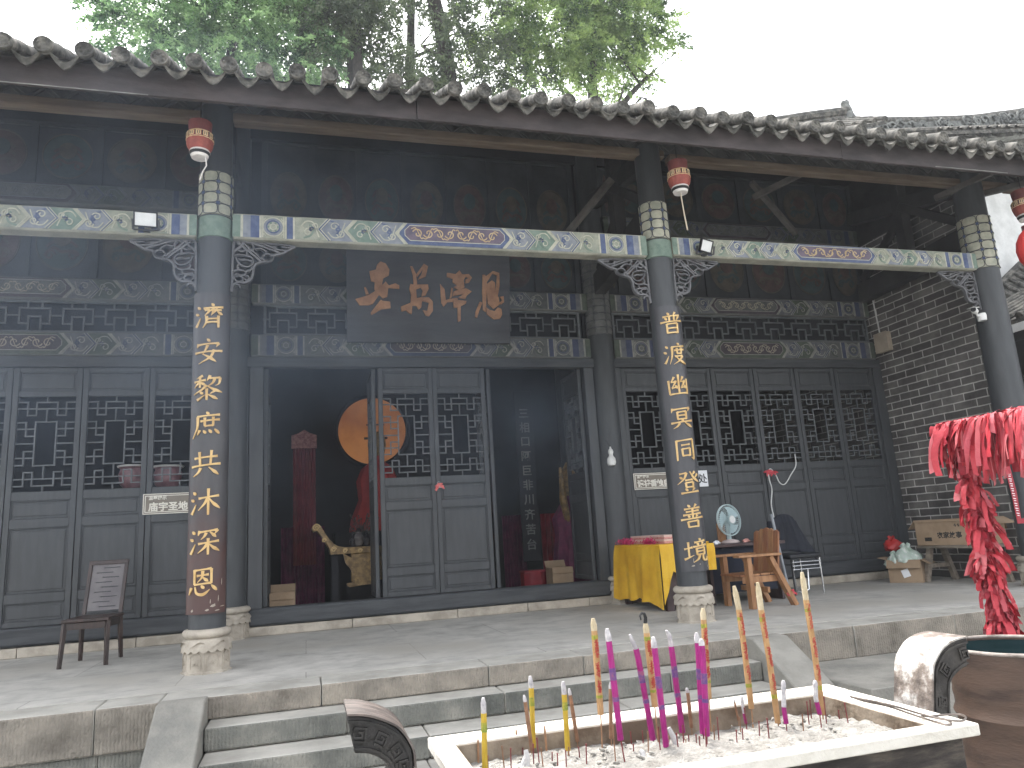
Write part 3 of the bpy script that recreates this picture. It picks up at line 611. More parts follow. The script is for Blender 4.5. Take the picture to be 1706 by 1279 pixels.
# brush-written characters: strokes on a 100-unit square (h level, v upright, p falling left, n falling right, d dot, t rising)
BRUSH = {
    '濟': 'd12,12,22,23;d4,38,16,47;t6,92,14,78,23,58;d60,2,68,12;h34,21,98,15;h38,28,54,27;p54,27,49,38,38,50;v66,22,65,34,62,44;p58,26,64,34;p78,22,70,34,58,50;h76,28,92,26;n78,30,86,40,96,46;p44,52,44,76,32,98;v82,50,82,98;h46,64,82,62;h46,77,82,75',
    '安': 'd48,1,57,12;p18,18,13,33;h18,23,86,18;p86,18,77,33;p50,26,44,42,34,60;n34,60,56,74,78,92;p70,44,58,74,20,97;h6,54,97,48',
    '黎': 'p36,3,14,12;h5,24,46,20;v27,10,27,48;p26,24,6,46;d30,27,44,40;p60,3,50,24;h58,14,92,11;p92,11,88,34,76,42;p74,16,68,32,52,45;p50,40,32,58,3,72;n50,42,70,56,99,68;v50,53,50,97;d28,64,38,74;t18,95,30,88,45,77;p78,60,60,74;n54,76,70,86,84,95',
    '庶': 'd50,1,59,10;h20,17,93,12;p22,18,20,60,3,97;h32,35,93,30;v46,22,46,54;v72,20,72,54;h46,54,72,52;p30,68,22,86;d42,70,50,82;d59,68,68,81;d76,66,92,84',
    '共': 'v31,8,34,58;v69,4,66,58;h14,31,88,26;h3,61,98,54;p36,67,28,84,10,97;n61,66,76,80,92,95',
    '沐': 'd12,12,22,23;d4,38,16,47;t6,92,14,78,23,58;h32,37,95,30;v62,3,62,98;p60,37,50,58,31,80;n63,37,78,58,99,77',
    '深': 'd12,12,22,23;d4,38,16,47;t6,92,14,78,23,58;p38,12,33,29;h38,17,93,12;p93,12,84,26;p58,20,53,32,42,43;n69,18,78,27,88,38;h34,58,97,52;v64,40,64,98;p62,58,52,74,33,91;n65,58,80,74,99,88',
    '恩': 'v24,6,24,58;h24,9,76,6;v76,6,76,58;h24,58,76,56;h32,28,68,26;p50,12,48,34,34,51;n50,34,58,42,67,51;p13,68,4,92;n27,66,32,88,52,94,72,78;d46,62,55,74;d76,63,93,84',
    '普': 'd32,1,41,12;p67,0,58,13;h14,19,88,14;v40,18,40,40;v60,16,60,40;d21,23,30,36;p81,20,70,37;h3,45,98,40;v28,54,28,98;h28,55,72,52;v72,52,72,98;h28,75,72,73;h28,96,72,95',
    '渡': 'd12,12,22,23;d4,38,16,47;t6,92,14,78,23,58;d62,1,69,10;h36,19,97,14;p38,18,36,60,25,97;h46,35,95,30;v58,24,58,50;v78,22,78,50;h58,50,78,49;h47,63,82,60;p82,60,66,82,40,99;n52,66,72,84,99,99',
    '幽': 'v50,2,50,88;v10,26,12,90;h12,90,90,86;v90,22,90,92;p33,12,27,24,19,34;h19,34,34,35;p40,30,32,46,21,62;h21,62,42,59;d36,50,45,66;p70,12,64,24,57,34;h57,34,72,35;p79,30,70,46,59,62;h59,62,80,59;d74,50,83,66',
    '冥': 'p14,9,9,27;h14,15,87,10;p87,10,78,25;v32,26,32,60;h32,28,68,25;v68,25,68,60;h32,43,68,41;h32,59,68,58;d47,60,54,69;h5,75,97,68;p38,77,28,90,12,99;n60,76,74,86,92,98',
    '同': 'v16,8,15,97;h16,11,86,6;v86,6,86,93;p87,94,74,86;h34,31,69,28;v36,46,37,79;h36,48,68,45;v68,45,67,79;h37,77,67,76',
    '登': 'h14,11,42,8;p42,8,30,34,4,55;d14,23,25,33;n56,3,72,32,99,52;p79,5,66,18;p93,16,77,31;h35,40,65,38;v36,50,37,71;h36,51,66,49;v66,49,65,71;h37,70,65,69;d33,75,41,87;p69,74,60,87;h15,95,89,90',
    '善': 'd33,1,42,12;p67,0,58,13;h18,19,84,15;h24,31,78,27;v50,16,50,58;h13,44,88,40;d31,46,38,55;p69,46,62,56;h3,63,98,57;v29,72,31,97;h30,73,70,70;v70,70,69,97;h31,95,69,94',
    '境': 'h3,41,35,36;v20,13,20,77;t1,84,18,78,39,69;d64,1,71,10;h44,17,93,12;d54,20,61,29;p81,18,74,29;h38,35,99,30;v50,42,51,69;h50,43,86,40;v86,40,85,69;h51,55,85,54;h51,68,85,67;p60,70,54,86,35,99;v76,70,76,87;v76,87,82,94,96,92;p96,94,99,80'}
BW = dict(h=[10,6.5,6.5,7.5,10.5], v=[10.5,8.5,8.5,8.5,7.5], p=[11,9.5,7.5,4.5,1.5], n=[4,6,9,13,9,1.5], d=[3,8.5,11.5,10,4], t=[11,8,5,1.5])
def brush_path(P, n=15):
    Q = smoothpts(P, 8) if len(P) > 2 else P; d = [0]
    for a, b in zip(Q, Q[1:]): d.append(d[-1]+(b-a).length)
    out = []
    for i in range(n):
        s = d[-1]*i/(n-1); k = 0
        while k < len(d)-2 and d[k+1] < s: k += 1
        out.append(Q[k].lerp(Q[k+1], (s-d[k])/max(1e-6, d[k+1]-d[k])))
    return out
def couplet(cx, chars, label, z0, z1, mt, first, pitch, turn=0, wear=1):
    r = .157; root = thing('couplet_board', label, 'couplet board', (cx, YC-r, z0), group='curved couplet boards on the front columns')
    ro, ri = r+.012, r-.012; A = [R_(-66+132*i/24) for i in range(25)]
    poly = [(ro*math.sin(a), -ro*math.cos(a)) for a in A] + [(ri*math.sin(a), -ri*math.cos(a)) for a in A[::-1]]
    m = MB(); m.prism(poly, z1-z0, lambda a, b, h: Vector((a, b+r, h))); b = m.build('board', mt, root, smooth=True)
    for i, ch in enumerate(chars):
        z = first-pitch*i-z0; g = MB(); U = .00232
        for q, st in enumerate(BRUSH[ch].split(';')):
            k = st[0]; c_ = [float(x) for x in st[1:].split(',')]; P = brush_path([Vector((c_[t], c_[t+1])) for t in range(0, len(c_), 2)]); n = len(P); W = BW[k]; L = []; R = []
            for t in range(n):
                f = t/(n-1)*(len(W)-1); a = int(min(f, len(W)-2)); wd = (W[a]+(W[a+1]-W[a])*(f-a))*.43
                tg = (P[min(t+1, n-1)]-P[max(t-1, 0)]); tg = tg.normalized() if tg.length else Vector((1, 0)); nn = Vector((-tg.y, tg.x)); L.append(P[t]+nn*wd); R.append(P[t]-nn*wd)
            V = []
            for t in range(n):
                for e, h in ((L[t], 0), (R[t], 0), (R[t], 1), (L[t], 1)):
                    x = (e.x-50)*U; a = x/r + turn; rad = ro + (.0015 if h == 0 else .010+.00035*q); V.append((rad*math.sin(a), r-rad*math.cos(a), z+(50-e.y)*U+.05*x))
            g.add(V, [(t*4+b, t*4+(b+1) % 4, t*4+4+(b+1) % 4, t*4+4+b) for t in range(n-1) for b in range(4)] + [(3,2,1,0), ((n-1)*4, (n-1)*4+1, (n-1)*4+2, (n-1)*4+3)])
        g.build('character', gold_txt, root, smooth=False)
    if wear:
        p = MB(); rr = random.Random(int(cx*10)+3)
        for q in range(9):
            a0 = R_(rr.uniform(-40, 48)); z = rr.uniform(.0, .06) if q < 6 else rr.uniform(.05, .25); wd = rr.uniform(.01, .05) if q < 6 else .006; hh = rr.uniform(.006, .02) if q < 6 else rr.uniform(.03, .08)
            pts = [(0, 0), (wd*.5, -hh*.3), (wd, .2*hh), (wd*.8, hh), (wd*.3, hh*.7)]
            p.prism(pts, .002, lambda u, v, h: Vector(((ro+.0005+h)*math.sin(a0+u/r), r-(ro+.0005+h)*math.cos(a0+u/r), z+.012+v)))
        p.build('chipped_paint', stone_lt, root, smooth=False)
couplet(-.812, '濟安黎庶共沐深恩', 'dark couplet board with gilded characters, red lacquered foot, on the column beside the slatted chair', .47, 3.25, cpl_red, 3.03, .3285, turn=-.09)
couplet(3.755, '普渡幽冥同登善境', 'grey couplet board with eight gilded characters on the column between the yellow cloth and fan', .49, 3.24, cpl_gr, 3.045, .336, turn=-.10)

# name plaque ----------------------------------------------------------------------
PX0, PX1, PZ0, PZ1 = .508, 2.645, 3.46, 4.72
pl = thing('name_plaque', 'large dark horizontal plaque with four copper brushed characters over the central door', 'plaque', (1.576, YB-.1, PZ0))
tilt = .22/1.26
def pq(u, v, h): return Vector((u-1.576, -.06-tilt*v-h, v))          # u in world x, v above the bottom edge
m = MB(); m.prism([(PX0, 0), (PX1, 0), (PX1, PZ1-PZ0), (PX0, PZ1-PZ0)], .05, lambda a, b, h: pq(a, b, h-.05)); m.build('board', plaque_m, pl, bevel=.006)
CHS = [[[(385,65),(430,80),(462,130),(455,180),(410,205),(400,240),(385,330),(360,340),(330,300),(335,240),(305,235),(290,150),(345,135),(355,95)],
        [(170,385),(280,350),(360,300),(420,240),(445,270),(435,340),(400,370),(370,345),(320,420),(280,435),(205,435)], [(425,230),(455,265),(510,245),(545,260),(545,290),(450,285),(440,360),(400,375),(385,300)],
        [(245,285),(260,285),(285,340),(260,350)], [(385,385),(400,395),(465,400),(468,455),(390,465),(305,515),(298,495),(330,455)]],
       [[(640,95),(660,95),(690,160),(700,245),(668,250),(662,170)], [(690,165),(760,70),(797,92),(775,180),(705,207),(735,165),(750,120),(700,185)],
        [(640,245),(660,250),(735,248),(795,245),(800,285),(770,340),(735,350),(745,300),(730,275),(690,290),(695,370),(650,350),(630,290)],
        [(645,340),(690,365),(730,357),(800,355),(835,390),(835,470),(800,515),(770,510),(745,465),(785,470),(800,400),(740,388),(735,440),(710,460),(690,430),(655,430),(650,500),(620,490),(600,470),(560,480),(555,440),(640,405)]],
       [[(900,235),(940,280),(950,375),(985,362),(1055,352),(1060,382),(965,392),(930,432),(910,400)], [(985,362),(1000,265),(1016,270),(1005,345)],
        [(962,140),(1040,150),(1075,115),(1100,150),(1160,145),(1188,175),(1160,220),(1125,225),(1128,195),(1155,180),(1130,170),(1112,200),(1120,262),(1070,290),(1022,262),(1050,245),(1012,222),(1015,192),(960,175)],
        [(1020,300),(1060,285),(1130,268),(1185,295),(1140,330),(1125,360),(1060,352),(1110,318),(1010,340)], [(1015,375),(1060,372),(1135,378),(1130,400),(1082,425),(1080,550),(1055,557),(1053,437),(1018,437)]],
       [[(1285,145),(1310,145),(1325,200),(1318,300),(1312,470),(1285,455),(1278,300)], [(1312,160),(1380,110),(1440,125),(1440,240),(1420,340),(1400,330),(1416,150),(1375,133),(1345,180),(1326,205)],
        [(1322,225),(1370,192),(1398,212),(1403,300),(1430,340),(1440,400),(1380,440),(1330,400),(1318,300)], [(1312,425),(1345,450),(1390,460),(1420,425),(1455,440),(1460,490),(1440,525),(1380,530),(1320,490)],
        [(1440,335),(1475,328),(1479,380),(1450,402),(1436,385),(1462,365),(1452,350)], [(1255,380),(1280,390),(1245,470),(1230,520),(1210,515),(1215,470)]]]
kx = (PX1-PX0)/1437
for ci, ch in enumerate(CHS):
    m = MB()
    for k, poly in enumerate(ch):
        m.prism([(PX0+(x-100)*kx, (735-y)*kx*1.02) for x, y in poly], .018+.002*k, lambda a, b, h: pq(a, b, h+.001))
    m.build('character', copper_txt, pl, bevel=.004)

# ------------------------------------------------------------------ lanterns
lred = mat('lantern red', (.21,.045,.035), (.30,.075,.055), 10, .6, .1); ldark = mat('lantern maroon cap', (.12,.03,.03), (.18,.045,.04), 8, .6, .1); lgold = mat('lantern gold print', (.55,.40,.22), (.68,.52,.33), 14, .6, .05); lwhite = mat('lantern pale trim', (.55,.52,.5), (.7,.66,.62), 10, .7, 0)
brightred = mat('bright red lantern cloth', (.55,.03,.03), (.68,.06,.05), 4, .55, .05)
def lantern(x, y, zt, s, label):
    t = thing('hanging_lantern', label, 'lantern', (x, y, zt-.33*s), group='small painted lanterns under the eave')
    m = MB(); m.lathe([(.03*s, .235*s), (.088*s, .235*s), (.094*s, .275*s), (.098*s, .325*s), (.06*s, .335*s), (.02*s, .335*s)], (0,0,0), 24); m.build('top_cap', ldark, t)
    m = MB(); n = 48; m.lathe([(.08*s, .06*s), (.098*s, .09*s), (.108*s, .13*s), (.110*s, .17*s), (.104*s, .21*s), (.085*s, .234*s)], (0,0,0), n, 0, lambda i, a, r, z: (r*(1+.02*math.cos(16*a)), z)); b = m.build('lantern_body', lred, t)
    m = MB()
    for k in range(12):
        a = 2*math.pi*k/12; M = Matrix.Rotation(a, 4, 'Z')
        m.box(.098*s, .1115*s, -.020*s, .020*s, .165*s, .205*s, 0, M); m.box(.098*s, .1125*s, -.010*s, -.004*s, .172*s, .198*s, 1, M); m.box(.098*s, .1125*s, .006*s, .011*s, .172*s, .198*s, 1, M); m.box(.098*s, .1125*s, -.028*s, -.0225*s, .163*s, .207*s, 1, M)
    m.lathe([(.106*s, .150*s), (.1135*s, .152*s), (.1135*s, .157*s), (.106*s, .159*s)], (0,0,0), 32)
    m.lathe([(.098*s, .212*s), (.108*s, .213*s), (.107*s, .218*s), (.098*s, .219*s)], (0,0,0), 32); m.build('gold_band', [lgold, ink], b)
    m = MB(); m.lathe([(.05*s, 0), (.066*s, 0), (.074*s, .022*s), (.05*s, .024*s)], (0,0,0), 24, 0); m.lathe([(.05*s, .025*s), (.075*s, .025*s), (.084*s, .045*s), (.05*s, .047*s)], (0,0,0), 24, 1); m.lathe([(.05*s, .048*s), (.086*s, .048*s), (.082*s, .062*s), (.05*s, .064*s)], (0,0,0), 24, 0); m.build('bottom_ring', [lwhite, ink], t)
    m = MB(); m.tube([(0,0,.33*s), (0,.01,.6*s)], .004, 5); m.build('hook_cord', ink, t)
    return t
p = at_y(334, 205, 6.25); l1 = lantern(p.x, 6.25, p.z, 1.0, 'small red lantern with gold window band, on the left column above the green collar')
m = MB(); m.tube([(.05,-.03,.02), (.06,-.03,-.08), (.03,-.03,-.14), (.01,-.03,-.22)], .006, 5); m.build('tassel_cord', lwhite, l1)
p = at_y(1128, 270, 6.25); l2 = lantern(p.x, 6.25, p.z, 1.05, 'small red lantern with a long pale hanging stick, beside the column near the fan')
m = MB(); m.tube([(0,0,.01), (.012,0,-.2), (.03,0,-.40)], [.006,.007,.008], 6); m.build('hanging_stick', mat('pale stick', (.45,.38,.28), (.55,.47,.36), 6, .7, 0), l2)
p = at_y(1701, 318, 6.25); l3 = lantern(p.x, 6.25, p.z, 1.15, 'small red lantern cut by the right edge above a bright red one')
p = at_y(1716, 375, 5.9)
t = thing('red_lantern', 'large bright red cloth lantern cut by the right edge of the view', 'lantern', (p.x, 5.9, p.z-.52))
m = MB(); m.lathe([(.07, 0), (.12, .05), (.165, .14), (.18, .24), (.165, .34), (.12, .43), (.07, .48)], (0,0,0), 64, 0, lambda i, a, r, z: (r*(1-.03*abs(math.sin(8*a))), z)); m.build('lantern_body', brightred, t)
m = MB(); m.lathe([(.03, .475), (.085, .475), (.085, .52), (.03, .525)], (0,0,0), 24); m.lathe([(.03,-.03), (.075,-.03), (.075,.005), (.03,.01)], (0,0,0), 24); m.build('end_cap', ldark, t)
m = MB(); m.tube([(0,0,.52), (0,0,.78)], .005, 5); m.build('hook_cord', ink, t)

# ------------------------------------------------------------------ floodlights, camera, boxes
glass_w = mat('floodlight glass', (.62,.64,.64), (.74,.75,.74), 3, .25, 0, spec=.5)
def flood(px, py, label, yaw, tilt_):
    p = at_y(px, py, YC-.17); t = thing('floodlight', label, 'floodlight', (p.x, YC-.105, p.z))
    M = Matrix.Translation((0, -.075, 0)) @ Matrix.Rotation(yaw, 4, 'Z') @ Matrix.Rotation(tilt_, 4, 'X')
    m = MB(); hw, hh = .098, .07
    for a in ((-hw, hw, -hh, -hh+.012), (-hw, hw, hh-.012, hh)): m.box(a[0], a[1], -.02, .012, a[2], a[3], 0, M)
    for a in ((-hw, -hw+.012), (hw-.012, hw)): m.box(a[0], a[1], -.02, .012, -hh+.012, hh-.012, 0, M)
    m.box(-hw+.012, hw-.012, .0, .012, -hh+.012, hh-.012, 0, M)
    for k in range(6): m.box(-.07+.026*k, -.062+.026*k, .012, .03, -.05, .05, 0, M)
    m.build('housing', black_pl, t, bevel=.003)
    m = MB(); m.box(-hw+.0125, hw-.0125, -.012, -.002, -hh+.0125, hh-.0125, 0, M); m.build('glass', glass_w, t, smooth=False)
    m = MB(); m.bar((-hw-.006, -.075, 0), (-hw-.006, -.04, -.085), .022, .006); m.bar((hw+.006, -.075, 0), (hw+.006, -.04, -.085), .022, .006); m.bar((-hw-.008, -.04, -.085), (hw+.008, -.04, -.085), .022, .006); m.bar((0,-.04,-.085), (0, .002, -.085), .05, .02)
    m.build('bracket', mat('dull steel', (.06,.06,.065), (.1,.1,.1), 8, .5, .05, metal=.5), t)
flood(243, 366, 'square floodlight with white glass on the painted beam left of the couplet column', R_(5), R_(18))
flood(1175, 410, 'square floodlight with white glass on the painted beam right of the grey couplet', R_(22), R_(22))
# security camera
p = at_y(1624, 526, YC-.05); t = thing('security_camera', 'white bullet security camera on a bracket at the right end column', 'camera', (p.x+.02, p.y, p.z))
wpl = mat('white plastic', (.60,.60,.58), (.72,.72,.70), 5, .4, .05)
m = MB(); m.tube([(-.09,-.06,.06), (-.03,-.03,.045)], [.036,.036], 16); m.box(-.125,-.02,-.09,.005,.082,.088); m.build('camera_body', wpl, t, bevel=.003)
m = MB(); m.tube([(-.098,-.064,.062), (-.088,-.059,.06)], [.03,.03], 14); m.build('lens', black_pl, t)
m = MB(); m.tube([(-.03,-.03,.04), (.0,-.02,.0), (.06,-.01,-.005)], .014, 8); m.lathe([(.05,-.06), (.055,0), (.05,.03)], (.085,0,0), 16); m.build('mount', wpl, t)
# junction box on the brick wall, with its conduit
a = at_x(1463, 558, 8.69); b = at_x(1489, 583, 8.69)
t = thing('junction_box', 'beige square junction box on the brick wall by the lattice doors', 'electrical box', (8.69, (a.y+b.y)/2, (a.z+b.z)/2))
hy = abs(a.y-b.y)/2; hz = .15
m = MB(); m.box(-.085, 0, -hy, hy, -hz, hz); m.build('box_body', cream_m, t, bevel=.01)
m = MB(); m.box(-.096, -.086, -hy-.006, hy+.006, -hz-.006, hz+.006); m.build('cover', cream_m, t, bevel=.006)
m = MB(); m.tube([(-.012, hy*.6, hz), (-.012, hy*.9, .9), (-.012, hy, 1.45)], .011, 6); m.build('conduit', wpl, t)
# gourd ornament
p = at_y(1018, 760, YB-.18); t = thing('white_gourd', 'white plastic gourd hanging on the grey post right of the central doorway', 'gourd', (p.x, p.y, p.z-.13))
m = MB(); m.lathe([(.02,0), (.05,.01), (.062,.05), (.055,.10), (.03,.135), (.026,.15), (.036,.185), (.03,.215), (.012,.235), (.01,.26)], (0,0,0), 24); m.build('gourd_body', wpl, t)
m = MB(); m.tube([(0,0,.26), (-.03,.05,.34), (-.02,.14,.40)], .003, 5); m.build('string', ink, t)

# ------------------------------------------------------------------ signs and notice
sgn_m = mat('sign brown plate', (.17,.145,.115), (.21,.18,.145), 4, .5, .04); sgn_l = mat('sign pale lettering', (.66,.63,.55), (.74,.71,.64), 5, .5, 0)
def sign(x0, x1, z0, z1, y, lines, label):
    t = thing('door_sign', label, 'sign', ((x0+x1)/2, y, z0)); W = x1-x0; H = z1-z0
    m = MB(); m.box(-W/2, W/2, -.012, 0, 0, H); m.build('plate', sgn_m, t, bevel=.003)
    m = MB(); e = .016
    for r0 in (.002, e+.006):
        for a in ((-W/2+r0, W/2-r0, r0, r0+.008), (-W/2+r0, W/2-r0, H-r0-.008, H-r0)): m.box(a[0], a[1], -.0155, -.011, a[2], a[3])
        for a in ((-W/2+r0, -W/2+r0+.008), (W/2-r0-.008, W/2-r0)): m.box(a[0], a[1], -.015, -.011, r0+.008, H-r0-.008)
    m.build('border', sgn_l, t, smooth=False)
    for body, size, u, v, bold in lines:
        vs, fs = glyphs(body, size, .004, bold); xs = max(q.x for q in vs); g = MB(); g.add([(-W/2+u+xs+q.x, -.0145+q.z, v+q.y) for q in vs], fs); g.build('lettering', sgn_l, t, smooth=False)
    return t
sign(-1.795, -1.02, 1.435, 1.67, YB-.004, [('温馨提示', .048, .06, .185, .001), ('庙宇圣地 请勿喧哗', .105, .06, .085, .003)], 'brown sign with pale border and lettering, on the left doors half behind the couplet column')
sign(4.31, 5.05, 1.45, 1.675, YB-.004, [('温馨提示', .046, .05, .178, .001), ('请将香烛自己保管', .098, .05, .085, .004)], 'brown sign with pale border and lettering, on the right doors above the yellow cloth')
q0 = at_y(1163, 784, YB-.006); q1 = at_y(1180, 810, YB-.006)
t = thing('paper_notice', 'white paper notice with black brushed characters beside the grey couplet board', 'notice', (q1.x, YB-.012, q1.z))
m = MB(); m.box(-.545, 0, -.003, 0, 0, .225); m.build('sheet', paper_m, t, loc=(0,0,0), smooth=False)
for i, ch in enumerate('香处'):
    vs, fs = glyphs(ch, .14, .002, .002); g = MB(); g.add([(-.235+.155*i+v.x, -.0045+v.z, .112+v.y) for v in vs], fs); g.build('lettering', ink, t, smooth=False)
# lock with red ribbon on the central leaves
p = at_y(731, 808, YB-.05); t = thing('ribbon_padlock', 'red ribbon tied round the padlock where the two central doors meet', 'padlock', (p.x, p.y, p.z))
m = MB(); m.box(-.03, .03, -.012, .012, -.035, .01); m.tube([(-.018,0,.01), (-.018,0,.035), (0,0,.045), (.018,0,.035), (.018,0,.01)], .004, 6); m.build('lock', metal_g, t, bevel=.003)
def bow(m, c, s, seed, n=7):
    rr = random.Random(seed)
    for k in range(n):
        a = rr.uniform(0, 6.28); L = s*rr.uniform(.6, 1.2); d = Vector((math.cos(a), rr.uniform(-.5, .1), math.sin(a)*.7-.2)); pts = [Vector(c)+d*L*q + Vector((0,-.01*s*math.sin(q*6+k),-.2*s*q*q)) for q in (0, .3, .6, 1)]
        m.tube(pts, [.12*s, .22*s, .2*s, .13*s], 6, 0, flat=.22)
m = MB(); bow(m, (0,-.02,0), .07, 5, 9); m.build('red_ribbon', mat('pink red ribbon', (.55,.09,.09), (.7,.2,.18), 20, .6, .1), t)
# white cord with red ribbon on the right doors
pts = [at_y(*q, YB-.06) for q in ((1324,756),(1326,775),(1318,790),(1308,806),(1299,804),(1292,790),(1284,781),(1280,786),(1282,800),(1286,815),(1285,840),(1289,860),(1291,874))]
t = thing('power_cord', 'white cord looping down the right doors from a red ribbon knot', 'cord', tuple(pts[7]))
m = MB(); m.tube([p-pts[7] for p in smoothpts(pts, 5)], .0075, 6); m.build('cord', wpl, t)
m = MB(); bow(m, (-.02,-.02,.01), .075, 11, 8); bow(m, (.07,-.02,-.01), .07, 12, 7); m.build('ribbon_knot', red_cloth, t)

# ------------------------------------------------------------------ slatted chair on the left
chair_w = mat('dark brown chair wood', (.024,.015,.013), (.055,.033,.028), 4, .4, .15, 20, stretch=(4,4,.8), spec=.5); chair_b = mat('worn chair back', (.085,.075,.078), (.14,.125,.125), 4, .35, .1, 20, spec=.5)
t = thing('slatted_chair', 'dark wooden chair with slotted backrest standing on the terrace by the left doors', 'chair', (-1.985, 8.30, 0), R_(-3))
fl, fr, bl, br = (-.19,-.27), (.19,-.25), (-.18,.24), (.18,.24)
for (x, y), ty in ((fl, .03), (fr, .03), (bl, -.03), (br, -.03)):
    m = MB(); m.tube([(x*1.02, y-ty*.4, 0), (x*.95, y+ty, .40)], [.022, .028], 4); m.build('leg', chair_w, t, bevel=.003)
m = MB(); pl_ = [(-.205,-.27), (.205,-.27), (.2,.24), (-.2,.24)]; m.prism(pl_, .03, lambda a, b, h: Vector((a, b, .40+h))); m.build('seat', chair_w, t, bevel=.006)
m = MB()
for a, b in (((-.17,-.24,.365), (.17,-.24,.365)), ((-.17,.21,.365), (.17,.21,.365)), ((-.175,-.23,.365), (-.17,.21,.365)), ((.175,-.23,.365), (.17,.21,.365))): m.bar(a, b, .02, .06)
m.build('seat_rail', chair_w, t, bevel=.003)
bk = lambda u, v, h: Vector((u, .235+.16*v+h, .435+.51*v))
m = MB(); W2 = .185
for s in (-1, 1): m.prism([(s*W2, 0), (s*(W2-.035), 0), (s*(W2-.035), 1), (s*W2, 1)], .03, lambda a, b, h: bk(a, b, h-.012))
m.prism([(-W2, .94), (W2, .94), (W2, 1.02), (-W2, 1.02)], .034, lambda a, b, h: bk(a, b, h-.014)); m.build('back_frame', chair_w, t, bevel=.004)
m = MB(); iw = W2-.036; v0, v1 = .06, .94; n = 9; sh = .02; pitch = (v1-v0)/(n+.5)
edges = [v0]
for k in range(n):
    vc = v0+pitch*(k+.75); L0, L1 = (-.7, .35) if k % 2 else (-.3, .75)
    m.prism([(-iw, edges[-1]), (iw, edges[-1]), (iw, vc-sh/2), (-iw, vc-sh/2)], .016, lambda a, b, h: bk(a, b, h))
    m.prism([(-iw, vc-sh/2), (iw*L0, vc-sh/2), (iw*L0, vc+sh/2), (-iw, vc+sh/2)], .016, lambda a, b, h: bk(a, b, h)); m.prism([(iw*L1, vc-sh/2), (iw, vc-sh/2), (iw, vc+sh/2), (iw*L1, vc+sh/2)], .016, lambda a, b, h: bk(a, b, h))
    edges.append(vc+sh/2)
m.prism([(-iw, edges[-1]), (iw, edges[-1]), (iw, v1), (-iw, v1)], .016, lambda a, b, h: bk(a, b, h)); m.build('slotted_backrest', chair_b, t, smooth=False)

# ------------------------------------------------------------------ incense desk with yellow cloth
desk_m = mat('dark purple brown desk', (.045,.027,.028), (.08,.05,.048), 4, .5, .12, 20)
t = thing('incense_desk', 'dark desk under the yellow cloth, left of the grey couplet column', 'desk', (4.2, 8.5, 0)); DO = off(t)
m = MB(); m.box(3.90, 4.50, 7.90, 9.15, .685, .72); m.build('desk_top', desk_m, t, DO, bevel=.004)
for y0 in (7.92, 9.06):
    m = MB(); m.box(3.93, 4.02, y0, y0+.06, 0, .684); m.box(4.02, 4.40, y0+.01, y0+.05, .05, .684); m.box(4.40, 4.47, y0, y0+.06, 0, .684); m.build('side_panel', desk_m, t, DO, bevel=.003)
m = MB(); m.box(3.94, 4.46, 7.985, 9.055, .05, .08); m.build('lower_shelf', desk_m, t, DO)
DZ = .69
t = thing('long_desk', 'long dark desk carrying the fan, behind the plank armchair', 'desk', (5.1, 8.4, 0)); DO = off(t)
m = MB(); m.box(4.56, 5.64, 8.03, 8.80, DZ-.035, DZ); m.build('desk_top', desk_m, t, DO, bevel=.004)
for x0, x1 in ((4.60, 4.64), (5.54, 5.58)):
    m = MB(); m.box(x0, x1, 8.08, 8.76, 0, DZ-.036); m.build('side_panel', desk_m, t, DO, bevel=.004)
m = MB(); m.box(4.645, 5.535, 8.14, 8.16, .12, DZ-.036); m.build('front_panel', mat('navy desk skirt', (.012,.016,.03), (.02,.025,.045), 3, .8, .1), t, DO)
yel = mat('yellow altar cloth', (.56,.30,.012), (.74,.45,.035), 2.5, .65, .25, 90, c3=(.65,.37,.02))
def sheet(m, top, drop, nx, nz, fold, seed, thick=.004, hem=None):
    """cloth hanging from the line top = (p0, p1), out along normal"""
    rr = random.Random(seed); p0, p1 = Vector(top[0]), Vector(top[1]); d = (p1-p0); nrm = Vector((d.y, -d.x, 0)).normalized()
    ph = [rr.uniform(0, 6) for _ in range(4)]; vs = []
    for side in (0, 1):
        for j in range(nz+1):
            for i in range(nx+1):
                u = i/nx; v = j/nz; dr = drop*(1 if hem is None else hem(u))
                o = fold*v*(math.sin(u*9+ph[0])+.6*math.sin(u*19+ph[1]+v)+.35*math.sin(u*37+ph[2]))*.5 + .02*math.sin(min(1, v*4)*math.pi/2)
                vs.append(p0+d*u+nrm*(o+.006-side*thick)+Vector((0,0,-dr*v)))
    N = (nx+1)*(nz+1); fs = []
    for j in range(nz):
        for i in range(nx):
            a = j*(nx+1)+i; fs.append((a, a+1, a+nx+2, a+nx+1)); fs.append((N+a, N+a+nx+1, N+a+nx+2, N+a+1))
    bd = [i for i in range(nx+1)] + [j*(nx+1)+nx for j in range(1, nz+1)] + [nz*(nx+1)+i for i in range(nx-1, -1, -1)] + [j*(nx+1) for j in range(nz-1, 0, -1)]
    for a, b in zip(bd, bd[1:]+bd[:1]): fs.append((a, N+a, N+b, b))
    m.add(vs, fs)
t = thing('yellow_cloth', 'large yellow cloth draped over the desk left of the grey couplet column', 'cloth', (4.2, 8.5, .722)); YO = off(t)
cz = .742
def rim_pt(u): return Vector((3.885, 9.17-1.30*u, cz))
m = MB(); sheet(m, ((3.885, 9.17, cz), (3.885, 7.875, cz)), .655, 80, 28, .06, 4, hem=lambda u: 1.0+.025*math.sin(u*9)+.02*math.sin(u*23)+(.10*((u-.86)/.14) if u > .86 else 0)); m.build('side_drape', yel, t, YO)
m = MB(); m.box(3.872, 4.52, 7.885, 9.165, .7225, cz+.002); m.build('top_cover', yel, t, YO, bevel=.008)
